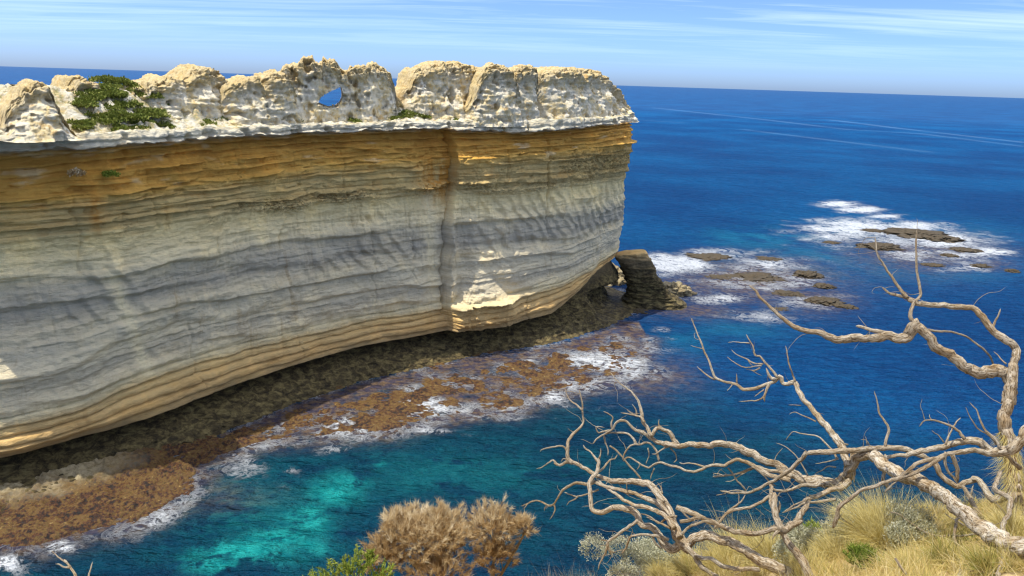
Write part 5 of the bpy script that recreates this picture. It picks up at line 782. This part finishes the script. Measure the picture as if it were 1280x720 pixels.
def build_sea():
    r = np.r_[8, 20*1.0135**np.arange(0, 604)]; r = r[r < 65000]; az = np.radians(np.r_[np.linspace(-95, -45, 20, endpoint=False), np.linspace(-45, 46, 560), np.linspace(46, 95, 20)[1:]])
    X = (r[None]*np.sin(az)[:, None]).ravel(); Y = (r[None]*np.cos(az)[:, None]).ravel(); Rr = np.hypot(X, Y)
    near = Rr < 420; foam = np.zeros(len(X)); turq = foam.copy(); cyan = foam.copy(); brown = foam.copy(); slick = foam.copy()
    xn, yn = X[near], Y[near]; wob = fbm(np.c_[xn/9, yn/9, np.zeros(len(xn))], 3, 500); wob2 = fbm(np.c_[xn/9, yn/9, np.full(len(xn), 5.)], 3, 503)
    xw, yw = xn+wob*2.6, yn+wob2*2.6
    foam[near] = blob_field(xw, yw, FOAM); turq[near] = blob_field(xw, yw, TURQ); cyan[near] = blob_field(xw, yw, CYAN); brown[near] = blob_field(xw, yw, BROWN)
    dfoot = seg_dist(xn, yn, [tuple(p) for p in foot_line()[::8]]); foam[near] = np.maximum(foam[near], .42*np.exp(-(dfoot/2.2)**2))
    dre = seg_dist(xn, yn, REEF_EDGE); foam[near] = np.maximum(foam[near], .50*np.exp(-(dre/2.6)**2)); brown[near] = np.maximum(brown[near], .8*np.exp(-(dre/2.2)**2))
    poly = [tuple(p) for p in foot_line()[::8]][:90]+[tuple(p) for p in cat(REEF_EDGE, 4)][::-1]
    ins = in_poly(xn, yn, poly) & (yn > 55) & (yn < 135); idx = np.nonzero(near)[0][ins]
    brown[idx] = np.maximum(brown[idx], 1.); foam[idx] = np.maximum(foam[idx], .31+.34*sm(wob[ins], -.10, .42)*sm(dfoot[ins], 2, 6)-.3*(1-sm(dfoot[ins], .8, 3.5)))
    for pl, s in SLICKS:
        m = (Rr > 250) & (Rr < 2200); slick[m] = np.maximum(slick[m], .45*s*np.exp(-(seg_dist(X[m], Y[m], pl)/(Rr[m]*.006+1))**2))
    sh = 1-sm(Y+.55*X, 92, 135)                                        # the sheltered inlet is greener and darker
    o = mesh_np('sea', np.c_[X, Y, np.zeros(len(X))], [grid_faces(len(az), len(r))[:, ::-1]], M_SEA, None, dict(foam=foam, turq=turq, cyan=cyan, brown=brown, slick=slick, shore=sh))
    o['kind'] = 'structure'
build_sea()
def build_reef():
    fl = foot_line(); fs = arc(fl); re = cat(REEF_EDGE, 12); rs_ = arc(re); nu, nw = 760, 130
    q = np.linspace(0, 1, nu); inner = np.c_[np.interp(q*126, fs, fl[:, 0]), np.interp(q*126, fs, fl[:, 1])]
    # pair every inner point with the outer edge by arc fraction
    T = np.gradient(inner, axis=0); T /= np.linalg.norm(T, axis=1)[:, None]; inner = inner-np.c_[T[:, 1], -T[:, 0]]*2.5
    outer = np.c_[np.interp(q*rs_[-1], rs_, re[:, 0]), np.interp(q*rs_[-1], rs_, re[:, 1])]
    w = np.linspace(0, 1.12, nw); XY = inner[:, None]*(1-w)[None, :, None]+outer[:, None]*w[None, :, None]
    V = np.c_[XY.reshape(-1, 2), np.zeros(nu*nw)]; W = np.tile(w, nu); Q = np.repeat(q, nw)
    n = fbm(V/3.2, 4, 520)*.75+fbm(V/.9, 4, 524, ridged=True)*np.interp(Q, [0, .45, .55], [.45, .40, .26])+fbm(V/1.7, 3, 526, ridged=True)*np.interp(Q, [0, .45, .55], [.35, .3, .1])-np.interp(Q, [0, .45, .55], [.3, .25, 0])+fbm(V/9, 2, 528)*.3
    lv = np.interp(Q, [0, .42, .5, .7, .9, 1], [.26, .20, -.08, -.14, -.2, -.4])
    gap = np.exp(-((W-.22)/.14)**2)*sm(Q, .46, .54)*.4                # a dark channel between the reef and the undercut foot
    V[:, 2] = (lv+n)*1.0-gap-1.6*sm(W, .86, 1.12)+.9*(1-sm(W, 0, .35))*(1-sm(Q, .42, .50))
    dry = (1-sm(W+fbm(V/2.5, 3, 530)*.25, .05, .34))*(1-sm(Q, .36, .44))
    o = mesh_np('reef', V, [grid_faces(nu, nw)], M_REEF, None, dict(dry=dry)); o['kind'] = 'structure'
build_reef()
ROCK_LABEL = ['long dark flat rock at the back of the far white water', 'broad dark rock just right of the longest far rock', 'dark rock at the near left of the far white water', 'thin low rock between foam streaks right of the far reef', 'small low rock in front of the broad far rock', 'low rock near the right end of the far white water', 'isolated small dark rock at the right tip of the far reef', 'tiny rock beside the near left rock of the far reef', 'tallest dark rock at the seaward side of the middle reef', 'small rock below the tallest rock of the middle reef', 'wide dark rock at the near right of the middle reef', 'thin rock left of the wide rock in the middle reef', 'low awash rock in the centre of the middle reef', 'low awash rock at the back left of the middle reef', 'small dark rock at the right end of the middle reef', 'sunlit yellow rock seen through the small arch', 'sunlit ledge at the foot of the leaning buttress', 'low dark ledge at the waterline in front of the buttress', 'small rock at the left end of the far white water', 'small rock near the front edge of the far reef', 'low rock near the left of the middle reef', 'small rock near the front edge of the middle reef', 'small rock at the back of the middle reef', 'tiny rock left of the long flat far rock']
for i, (x, y, rx, hz) in enumerate(ROCKS):
    rs = np.random.RandomState(600+i); na, nb = 90, 36; a = np.linspace(0, 2*math.pi, na, endpoint=False); b = np.linspace(-.5, math.pi/2, nb)
    ry = rx*(.75 if rx > 1.5 else .9); d = np.stack([np.cos(a)[:, None]*np.cos(b)[None], np.sin(a)[:, None]*np.cos(b)[None], np.broadcast_to(np.sin(b)[None], (na, nb))], 2).reshape(-1, 3)
    if i == 15: x, y, rx, ry, hz = 21.4, 164.5, 3.6, 3.4, 2.9
    if i == 16: rx, ry, hz = 3.4, 2.2, 1.7
    hz = min(hz, 3.5) if i in (15, 16) else min(hz*.55, 1.15, .5*rx)
    k = 1.0+.95*fbm(d*2.1+i*5, 5, 620, .6)+.32*fbm(d*4+i*5, 3, 624, ridged=True)
    v = d*np.array([rx, ry, 1])*k[:, None]; v[:, 2] = d[:, 2]*hz*(.65+.5*k)+fbm(np.c_[v[:, :2]/1.1+i*3, np.zeros(len(v))], 5, 630, .62, True)*.5*(d[:, 2] > 0)
    o = mesh_np('reef_rock', v, [grid_faces(na, nb, True)], M_ROCK, None, dict(dry=np.full(len(v), .75 if i in (15, 16) else .12))); o.location = (x, y, -.05 if i in (15, 16) else -.6)
    thing(o, ROCK_LABEL[i], 'rock', 'rocks breaking the surface of the reefs')

# ------------------------------------------------------------ the slope at the viewer's feet
EA = np.array(EDGE)
def ground_z(x, y):
    az = np.degrees(np.arctan2(x, y)); r = np.hypot(x, y); re = np.interp(az, EA[:, 0], EA[:, 1]); ze = np.interp(az, EA[:, 0], EA[:, 2])
    return H-1.65+(ze+1.65)*np.minimum(r/re, 1), r/re
def build_ground():
    az = np.r_[np.linspace(-180, -62, 60, endpoint=False), np.linspace(-62, 72, 420, endpoint=False), np.linspace(72, 180, 60)]
    q = np.r_[np.linspace(.02, .45, 20, endpoint=False), np.linspace(.45, 1, 150), 1+np.linspace(0, 1, 40)[1:]**1.4*1.2]
    A = np.repeat(np.radians(az), len(q)); Q = np.tile(q, len(az)); re = np.interp(np.degrees(A), EA[:, 0], EA[:, 1]); ze = np.interp(np.degrees(A), EA[:, 0], EA[:, 2])
    Rr = re*Q; x, y = Rr*np.sin(A), Rr*np.cos(A); z = H-1.65+(ze+1.65)*np.minimum(Q, 1)
    o_ = np.maximum(Q-1, 0); front = np.clip(1-np.maximum(np.abs(np.degrees(A))-75, 0)/25, 0, 1)
    z = z-front*(45*np.clip(o_/1.2, 0, 1)**.75); p = np.c_[x, y, z]
    z = z+fbm(p/1.1, 4, 700)*.09*sm(Q, .2, .5)+fbm(p/.3, 3, 704)*.025+fbm(p/3.5, 3, 708)*1.2*sm(o_, .02, .3)
    o = mesh_np('ground', np.c_[x, y, z], [grid_faces(len(az), len(q))[:, ::-1]], M_SOIL); o['kind'] = 'structure'
build_ground()

# ------------------------------------------------------------ dead trees
_tr = random.Random(5)
def tube(pts, seed, sides=12, step=.022, barky=1.):
    p = np.array(pts, float); q = cat(p, 10); L = np.r_[0, np.cumsum(np.linalg.norm(np.diff(q[:, :3], axis=0), axis=1))]
    p[:, 3] *= 1; n = max(4, int(L[-1]/step)); s = np.linspace(0, L[-1], n); c = np.stack([np.interp(s, L, q[:, k]) for k in range(4)], 1)
    sd = np.full(n, seed*1.7); rad = c[:, 3].copy()*np.interp(c[:, 3], [0, .008, .03, .08], [.66, .70, .79, .90]); rr = np.maximum(rad, .004)
    jit = np.stack([fbm(np.c_[s/.11, sd, np.full(n, k*3.)], 4, 800+k, .65) for k in range(3)], 1); c[:, :3] += jit*(rr*.75+.007)[:, None]*sm(s, 0, .08)[:, None]
    t = np.gradient(c[:, :3], axis=0); t /= np.linalg.norm(t, axis=1)[:, None]+1e-9
    nrm = np.cross(t[0], (0.3, .2, .93)); nrm /= np.linalg.norm(nrm); Ns = []
    for k in range(n):
        nrm = nrm-t[k]*(nrm@t[k]); nrm /= np.linalg.norm(nrm)+1e-9; Ns.append(nrm)
    Ns = np.array(Ns); Bs = np.cross(t, Ns); a = np.linspace(0, 2*math.pi, sides, endpoint=False)
    tw = s*2.2+seed; an = a[None]+0*s[:, None]
    pc = np.stack([np.cos(an+tw[:, None])*1.6, np.sin(an+tw[:, None])*1.6, np.broadcast_to((s/.55)[:, None], an.shape)], 2).reshape(-1, 3)+seed*3.1
    k = 1+barky*(.15*fbm(pc, 3, 810)+.13*np.sin(3*an+tw[:, None]*1.7+seed).ravel()*sm(rad, .012, .05).repeat(sides)).reshape(n, sides)
    kn = 1+.26*fbm(np.c_[s/.17, sd, sd], 2, 815)
    Rn = rad[:, None]*k*kn[:, None]; Rn[-1] *= .3
    V = c[:, None, :3]+(Ns[:, None]*np.cos(a)[None, :, None]+Bs[:, None]*np.sin(a)[None, :, None])*Rn[:, :, None]
    V = V.reshape(-1, 3); i = np.arange(n-1)[:, None]*sides; j = np.arange(sides)[None]; j1 = (j+1) % sides
    f = np.stack([i+j, i+j1, i+sides+j1, i+sides+j], 2).reshape(-1, 4); V = np.vstack([V, c[-1:, :3], c[:1, :3]])
    lst = (n-1)*sides; cap = np.stack([lst+np.arange(sides), lst+(np.arange(sides)+1) % sides, np.full(sides, n*sides)], 1); cap0 = np.stack([(np.arange(sides)+1) % sides, np.arange(sides), np.full(sides, n*sides+1)], 1)
    al = np.r_[np.repeat(s*3+seed, sides), s[-1]*3+seed, seed]; ar = np.r_[(an+tw[:, None]).ravel(), 0, 0]
    return V, [f, np.vstack([cap, cap0])], al, ar, c
def make_tree(name, data, base, label, cat_, tone0, spurs):
    root = empty(name, base); thing(root, label, cat_)
    trunk = None
    for kind, pts in data:
        sd = _tr.uniform(0, 60); big = max(p[3] for p in pts)
        V, F, al, ar, c = tube(pts, sd, 14 if big > .02 else (9 if big > .009 else 6), .02 if big > .012 else .014)
        o = mesh_np(kind, rel(V, base), F, M_WOOD, root, dict(along=al, around=ar, tone=np.full(len(V), np.clip(tone0+_tr.uniform(-.25, .25), 0, 1))))
        if kind != 'twig' and spurs:
            for _ in range(max(1, int(len(c)*spurs))):           # short broken spurs belong to their branch
                k = _tr.randrange(len(c)//6, len(c)); q = c[k, :3]; dv = np.array([_tr.gauss(0, 1), _tr.gauss(0, .6), _tr.gauss(.3, 1)]); dv /= np.linalg.norm(dv); L = _tr.uniform(.03, .15)
                mid = q+dv*L*.5+np.array([_tr.gauss(0, 1), 0, _tr.gauss(0, 1)])*L*.14; r0 = min(c[k, 3]*.5, .005)
                v, f, a1, a2, _c = tube([(*q, r0), (*mid, r0*.75), (*(q+dv*L), r0*.3)], _tr.uniform(0, 50), 5, .02)
                mesh_np('spur', rel(v, base), f, M_WOOD, o, dict(along=a1, around=a2, tone=np.full(len(v), .3)))
        if kind != 'twig' and spurs:
            for _ in range(_tr.choice((1, 2, 2, 3))):               # fine dead twigs
                k = _tr.randrange(len(c)//3, len(c)); q = c[k, :3]; dv = np.array([_tr.gauss(-.5, 1), _tr.gauss(0, .5), _tr.gauss(.1, .8)]); dv /= np.linalg.norm(dv); L = _tr.uniform(.10, .38)
                r0 = min(c[k, 3]*.55, .0042); pp = [(*q, r0)]; p_ = q.copy()
                for m_ in range(4):
                    p_ = p_+dv*L/4; dv = dv+np.array([_tr.gauss(0, .4), _tr.gauss(0, .3), _tr.gauss(0, .4)]); dv /= np.linalg.norm(dv); pp.append((*p_, r0*(1-.2*(m_+1))+.0006))
                v, f, a1, a2, c2 = tube(pp, _tr.uniform(0, 50), 5, .02)
                tw_ = mesh_np('twig', rel(v, base), f, M_WOOD, o, dict(along=a1, around=a2, tone=np.full(len(v), .15)))
    return root
def base_of(data): return tuple(data[0][1][0][:3])
make_tree('dead_tree', RIGHT_TREE, base_of(RIGHT_TREE), 'tallest dead tree, upright forked trunk at the right edge of the slope', 'dead tree', .45, .03)
make_tree('dead_tree', LEANING_TREE, base_of(LEANING_TREE), 'big leaning dead tree sweeping from lower right over the straw tussock', 'dead tree', .2, .03)
make_tree('dead_tree', LOW_TREE, base_of(LOW_TREE), 'low twisted dead tree sprawling left over the water', 'dead tree', .3, .03)
make_tree('dead_tree', STUMP_TREE, base_of(STUMP_TREE), 'knotted dead stump with a split top beside the green plant', 'dead tree', .5, .03)
make_tree('dead_sapling', SMALL_DEAD, base_of(SMALL_DEAD), 'small forked dead twigs poking up at the lower left', 'dead shrub', .1, 0)
# hairy bark on the right-hand stem
def bark_fibre():
    rs = np.random.RandomState(77); st = [b for k, b in RIGHT_TREE if len(b) == 9][0] if any(len(b) == 9 for k, b in RIGHT_TREE) else RIGHT_TREE[0][1]
    p = np.array(RIGHT_TREE[0][1]); q = cat(p[:6], 20); n = 1500; k = rs.randint(0, len(q), n)
    a = rs.rand(n)*2*math.pi; root = q[k, :3]+np.c_[np.cos(a), np.sin(a), 0*a]*(q[k, 3]*.9)[:, None]
    d = np.c_[np.cos(a)*.45, np.sin(a)*.45, -.9+.4*rs.rand(n)]; d /= np.linalg.norm(d, axis=1)[:, None]
    V, F, m = blades(root, d, .05+.12*rs.rand(n), np.full(n, .0035), rs, 3, .1)
    return V, F, np.repeat(.4+.5*rs.rand(n), m)
_V, _F, _t = bark_fibre()
_rt = bpy.data.objects['dead_tree']; o = mesh_np('bark_fibre', rel(_V, _rt.location), _F, M_TUSS, _rt, dict(tone=_t), False); o['kind'] = 'stuff'

# ------------------------------------------------------------ grasses and plants of the slope
def grass_field():
    rs = np.random.RandomState(21); n = 150000; az = np.radians(rs.uniform(5, 47, n)); re = np.interp(np.degrees(az), EA[:, 0], EA[:, 1]); q = np.sqrt(rs.uniform(.30, 1.0, n)); r = re*q
    x, y = r*np.sin(az), r*np.cos(az); p = np.c_[x, y, np.zeros(n)]
    den = fbm(p/.55, 3, 720)+.35*perlin(p/1.6, 724); keep = den > (-.04+.34*sm(np.degrees(az), 33, 38)*sm(q, .78, .95)); x, y, p, den = x[keep], y[keep], p[keep], den[keep]; n = len(x)
    for cx, cy, _z, w, _h in CUSHIONS+GREENS:
        k_ = np.hypot(x-cx, y-cy) > w*.8; x, y, p, den = x[k_], y[k_], p[k_], den[k_]
    # nothing tall between the viewer and the cushions
    n = len(x); z, _ = ground_z(x, y); root = np.c_[x, y, z-.01]
    lean = np.c_[fbm(p/.8, 2, 728), fbm(p/.8+7, 2, 731), np.zeros(n)]*1.1
    d = np.c_[rs.normal(size=n)*.42, rs.normal(size=n)*.42, .55+.4*rs.rand(n)]+lean; d /= np.linalg.norm(d, axis=1)[:, None]
    L = (.07+.17*rs.rand(n)**1.4)*(1+.5*np.clip(den, 0, 1)); green = sm(fbm(p/.45+31, 3, 735), .1, .5)
    for cx, cy, _z, w, _h in CUSHIONS[:3]: L = np.where((np.hypot(x-cx*.93, y-cy*.93) < w*1.3), L*.45, L)
    V, F, m = blades(root, d, L, .0028+.003*rs.rand(n), rs, 3, .35)
    tone = np.clip(.70+.20*rs.normal(size=n)-.6*green, 0, 1)
    o = mesh_np('dry_grass', V, F, M_GRASS, None, dict(tone=np.repeat(tone, m)), False); o['kind'] = 'stuff'
grass_field()
TUSS_LABEL = ['largest straw tussock, domed, under the arching trunk of the leaning tree', 'low straw tussock between green plant and grey cushion', 'tall straw tussock left of the knotted stump', 'straw tussock at the left end of the grassy slope', 'spiky straw tussock right beside the knotted stump', 'short straw tussock at the foot of the knotted stump', 'greenish tussock below the thin dark hanging stick', 'greenish tussock near the lower right corner', 'straw tussock wrapped round the foot of the tallest tree', 'small outlying straw tussock on the far left lip', 'low tussock right of the dark green rosette', 'dry tussock under the trunk of the leaning tree', 'small wispy tussock on the skyline of the slope', 'ragged straw tussock under the low twisted tree']
for i, (x, y, z, w, h) in enumerate(TUSSOCKS):
    rs = np.random.RandomState(50+i); n = int(np.clip(26000*w*h, 500, 5200)) if i else 6500
    a = rs.rand(n)*2*math.pi; rr = np.sqrt(rs.rand(n)); z0, _ = ground_z(np.array([x]), np.array([y])); z0 = float(z0[0])
    root = np.c_[np.cos(a)*rr*w*.42, np.sin(a)*rr*w*.42, np.full(n, -.02)]
    out = np.c_[np.cos(a), np.sin(a), 0*a]*(rr*(.85 if i == 0 else .7)+.12*rs.normal(size=n))[:, None]; d = out+np.c_[rs.normal(size=(n, 2))*.13+np.array([-.12, 0]), .85+.25*rs.rand(n)]; d /= np.linalg.norm(d, axis=1)[:, None]
    L = h*(.6+.55*rs.rand(n))*(1.1-.2*rr); V, F, m = blades(root, d, L, .003+.0025*rs.rand(n), rs, 5, .42)
    g = .28 if 'greenish' in TUSS_LABEL[i] else 0
    tone = np.clip(.66-g+.2*rs.normal(size=n), 0, 1)
    o = mesh_np('grass_tussock', V, F, M_TUSS if not g else M_GRASS, None, dict(tone=np.repeat(tone, m)), False); o.location = (x, y, z0); thing(o, TUSS_LABEL[i], 'grass tussock', 'straw tussocks on the slope')
CUSH_LABEL = ['largest silvery grey cushion bush below the domed tussock', 'silvery cushion bush right of the largest cushion', 'small silvery cushion between the two larger cushions', 'rounded pale cushion bush alone on the lower left lip', 'grey cushion bush beside the knotted stump']
for i, (x, y, z, w, h) in enumerate(CUSHIONS):
    rs = np.random.RandomState(90+i); k = 9; z0 = float(ground_z(np.array([x]), np.array([y]))[0][0]); h *= 1.5; z0 += .03; root = empty('cushion_bush', (x, y, z0)); thing(root, CUSH_LABEL[i], 'shrub', 'silvery cushion bushes')
    cs = np.c_[rs.normal(size=(k, 2))*w*.5, np.abs(rs.normal(size=k))*h*.15+h*.25]; rr = np.c_[w*(.4+.2*rs.rand(k)), w*(.4+.2*rs.rand(k)), h*(.45+.25*rs.rand(k))]
    v, f, tone = leaf_cloud(cs, rr, 16000, .015, rs, .5, .5, 1.9, .6)
    mesh_np('foliage', v, [f], M_CUSH, root, dict(tone=np.clip(tone+.15, 0, 1)), False)
    n = 160; a = rs.rand(n)*6.283; d = np.c_[np.cos(a)*.6, np.sin(a)*.6, .5+.5*rs.rand(n)]; V, F, m = blades(np.c_[rs.normal(size=(n, 2))*w*.2, np.zeros(n)], d, h*(.6+.5*rs.rand(n)), np.full(n, .006), rs, 3, .1)
    mesh_np('stem', V, F, M_GREY, root, dict(tone=np.repeat(rs.rand(n), m)), False)
GREEN_LABEL = ['bright green leafy plant on the cliff lip beside the stump', 'dark green rosette shrub in front of the silvery cushions']
for i, (x, y, z, w, h) in enumerate(GREENS):
    rs = np.random.RandomState(130+i); z0 = float(ground_z(np.array([x]), np.array([y]))[0][0]); root = empty('green_plant', (x, y, z0)); thing(root, GREEN_LABEL[i], 'plant', 'green plants on the slope')
    VS, FS_, TS, off = [], [], [], 0; SV, SF, ST = [], [], []
    for k in range(26 if i == 0 else 34):                              # each shoot is a whorl of narrow leaves
        a = rs.rand()*6.283; q = math.sqrt(rs.rand()); tip = np.array([math.cos(a)*q*w*.9, math.sin(a)*q*w*.9, h*(.95-.45*q)*rs.uniform(.75, 1.05)])
        n = 60; f = rs.rand(n); ba = rs.rand(n)*6.283; d = np.c_[np.cos(ba), np.sin(ba), .9+.5*f]; d /= np.linalg.norm(d, axis=1)[:, None]
        ro = tip[None]*(.5+.5*f)[:, None]; V, F, m = blades(ro, d, .03+.035*rs.rand(n), np.full(n, .008 if i == 0 else .006), rs, 3, .05)
        VS.append(V); FS_.append([x_+off for x_ in F]); off += len(V); TS.append(np.repeat(np.clip((.62 if i == 0 else .25)+.2*rs.normal(size=n)+.2*(f-.5), 0, 1), m)); SV.append(tip)
    mesh_np('foliage', np.vstack(VS), [np.vstack([f[0] for f in FS_]), np.vstack([f[1] for f in FS_])], M_GREEN, root, dict(tone=np.concatenate(TS)), False)
    SV = np.array(SV); n = len(SV); L = np.linalg.norm(SV, axis=1); V, F, m = blades(np.zeros((n, 3)), SV/L[:, None], L, np.full(n, .008), rs, 3, 0, np.zeros((n, 3)))
    mesh_np('stem', V, F, M_GREY, root, dict(tone=np.full(len(V), .3)), False)
SPRIG_LABEL = ['grey dry stems at the far left end of the lip', 'grey dry stems second from the left end of the lip', 'tall grey dry stems left of the rounded pale cushion', 'short grey stems touching the rounded pale cushion', 'dense grey dead stems behind the low twisted tree', 'fine grey dead stems on the skyline right of the domed tussock', 'thin grey stems among the forks of the low twisted tree', 'sparse grey stems left of the domed tussock']
for i, (x, y, z, w, h) in enumerate(SPRIGS):
    rs = np.random.RandomState(160+i); n = 150; z0 = float(ground_z(np.array([x]), np.array([y]))[0][0]); a = rs.rand(n)*6.283
    root = np.c_[rs.normal(size=(n, 2))*w*.3, np.full(n, -.03)]; d = np.c_[np.cos(a)*.5*rs.rand(n), np.sin(a)*.5*rs.rand(n), np.ones(n)]; d /= np.linalg.norm(d, axis=1)[:, None]
    V, F, m = blades(root, d, h*(.5+.7*rs.rand(n)), .0022+.002*rs.rand(n), rs, 5, .05)
    o = mesh_np('dry_stems', V, F, M_GREY, None, dict(tone=np.repeat(rs.rand(n), m)), False); o.location = (x, y, z0); thing(o, SPRIG_LABEL[i], 'dry plant', 'tufts of grey dead stems')

# the brown dead bush and the green shrub below it
def brown_bush(lobes, base, label):
    rs = np.random.RandomState(31); root = empty('brown_bush', base); thing(root, label, 'shrub', 'shrubs at the foot of the slope'); b = np.array(base)
    for li, (cx, cy, cz, rx, rz) in enumerate(lobes):
        c = np.array((cx, cy, cz)); st = c-np.array([0, 0, rz*.75])
        for k in range(5):                                            # limbs
            a = rs.rand()*6.283; e = c+np.array([math.cos(a)*rx*.6, math.sin(a)*rx*.5, rs.uniform(.1, .7)*rz]); mid = (st+e)/2+rs.normal(size=3)*.05
            V, F, al, ar, _ = tube([(*b, .016), (*st, .012), (*mid, .008), (*e, .003)], rs.rand()*50, 6, .03)
            mesh_np('branch', rel(V, base), F, M_WOOD, root, dict(along=al, around=ar, tone=np.full(len(V), .9)))
        nt = int(2400*rx*rz)+40; per = 46; d = rs.normal(size=(nt, 3)); d /= np.linalg.norm(d, axis=1)[:, None]; d[:, 2] = np.where(d[:, 2] < -.4, -d[:, 2], d[:, 2])
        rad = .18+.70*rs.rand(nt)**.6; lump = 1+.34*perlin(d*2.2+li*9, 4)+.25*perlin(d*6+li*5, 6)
        tuft = c+d*np.array([rx, rx*.9, rz])*(rad*lump)[:, None]; td = d*.8+np.array([0, 0, .6])+rs.normal(size=(nt, 3))*.4; td /= np.linalg.norm(td, axis=1)[:, None]
        td = td.repeat(per, 0); n = nt*per; f_ = rs.rand(n); root_ = tuft.repeat(per, 0)+td*(f_*.06)[:, None]+rs.normal(size=(n, 3))*.006
        dd = td+rs.normal(size=(n, 3))*.42; dd /= np.linalg.norm(dd, axis=1)[:, None]
        V, F, m = blades(root_, dd, .022+.045*rs.rand(n), .0024+.0014*rs.rand(n), rs, 2, -.05)
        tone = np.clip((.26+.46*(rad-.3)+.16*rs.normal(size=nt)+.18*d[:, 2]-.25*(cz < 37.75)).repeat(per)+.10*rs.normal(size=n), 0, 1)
        V2, F2, m2 = blades(c+d*np.array([rx, rx*.9, rz])*(rad*lump*.55)[:, None], td[::per], .05+.5*rad*rx, np.full(nt, .004), rs, 3, 0.)
        mesh_np('twigs', rel(V2, base), F2, M_BROWN, root, dict(tone=np.full(len(V2), .12)), False)['kind'] = 'stuff'
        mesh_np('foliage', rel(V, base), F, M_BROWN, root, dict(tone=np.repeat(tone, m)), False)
brown_bush([l for k, l in enumerate(BUSH_LOBES) if k not in (3, 5, 4)], (-.62, 6.35, 37.25), 'wide fuzzy brown dead bush, left of the forked pair')
brown_bush([BUSH_LOBES[3], BUSH_LOBES[5], BUSH_LOBES[4]], (-.12, 6.35, 37.25), 'narrower brown dead bush on a dark stem, right of the wide one')
rs = np.random.RandomState(35); gb = (-1.45, 5.9, 37.3); root = empty('green_shrub', gb); thing(root, 'yellow green leafy shrub at the bottom edge beside the brown bush', 'shrub', 'shrubs at the foot of the slope')
VS, FQ, FT, TS, off = [], [], [], [], 0
for l in GREEN_LOBES:
    for k in range(int(900*l[3]*l[4])+10):
        d = rs.normal(size=3); d[2] = abs(d[2])*.9-.15; d /= np.linalg.norm(d); tip = np.array(l[:3])+d*np.array([l[3], l[3]*.9, l[4]])*rs.uniform(.45, 1.3); ax = d*.6+np.array([0, 0, .7])+rs.normal(size=3)*.25; ax /= np.linalg.norm(ax)
        n = 44; f = rs.rand(n); ro = tip+ax[None]*((f-1)*.09)[:, None]; dd = ax[None]*(.5+.6*f)[:, None]+rs.normal(size=(n, 3))*.62; dd /= np.linalg.norm(dd, axis=1)[:, None]
        V, F, m = blades(ro, dd, .014+.022*rs.rand(n), .006+.005*rs.rand(n), rs, 3, .05)
        VS.append(V); FQ.append(F[0]+off); FT.append(F[1]+off); off += len(V); TS.append(np.repeat(np.clip(.55+rs.normal()*.16+.2*rs.normal(size=n)+.2*(f-.5), 0, 1), m))
mesh_np('foliage', rel(np.vstack(VS), gb), [np.vstack(FQ), np.vstack(FT)], M_GREEN, root, dict(tone=np.concatenate(TS)), False)
for k, l in enumerate(GREEN_LOBES):
    V, F, al, ar, _ = tube([(*gb, .012), (*((np.array(gb)+np.array(l[:3]))/2+rs.normal(size=3)*.03), .009), (*l[:3], .004)], k*3., 6, .03); mesh_np('branch', rel(V, gb), F, M_WOOD, root, dict(along=al, around=ar, tone=np.full(len(V), .8)))
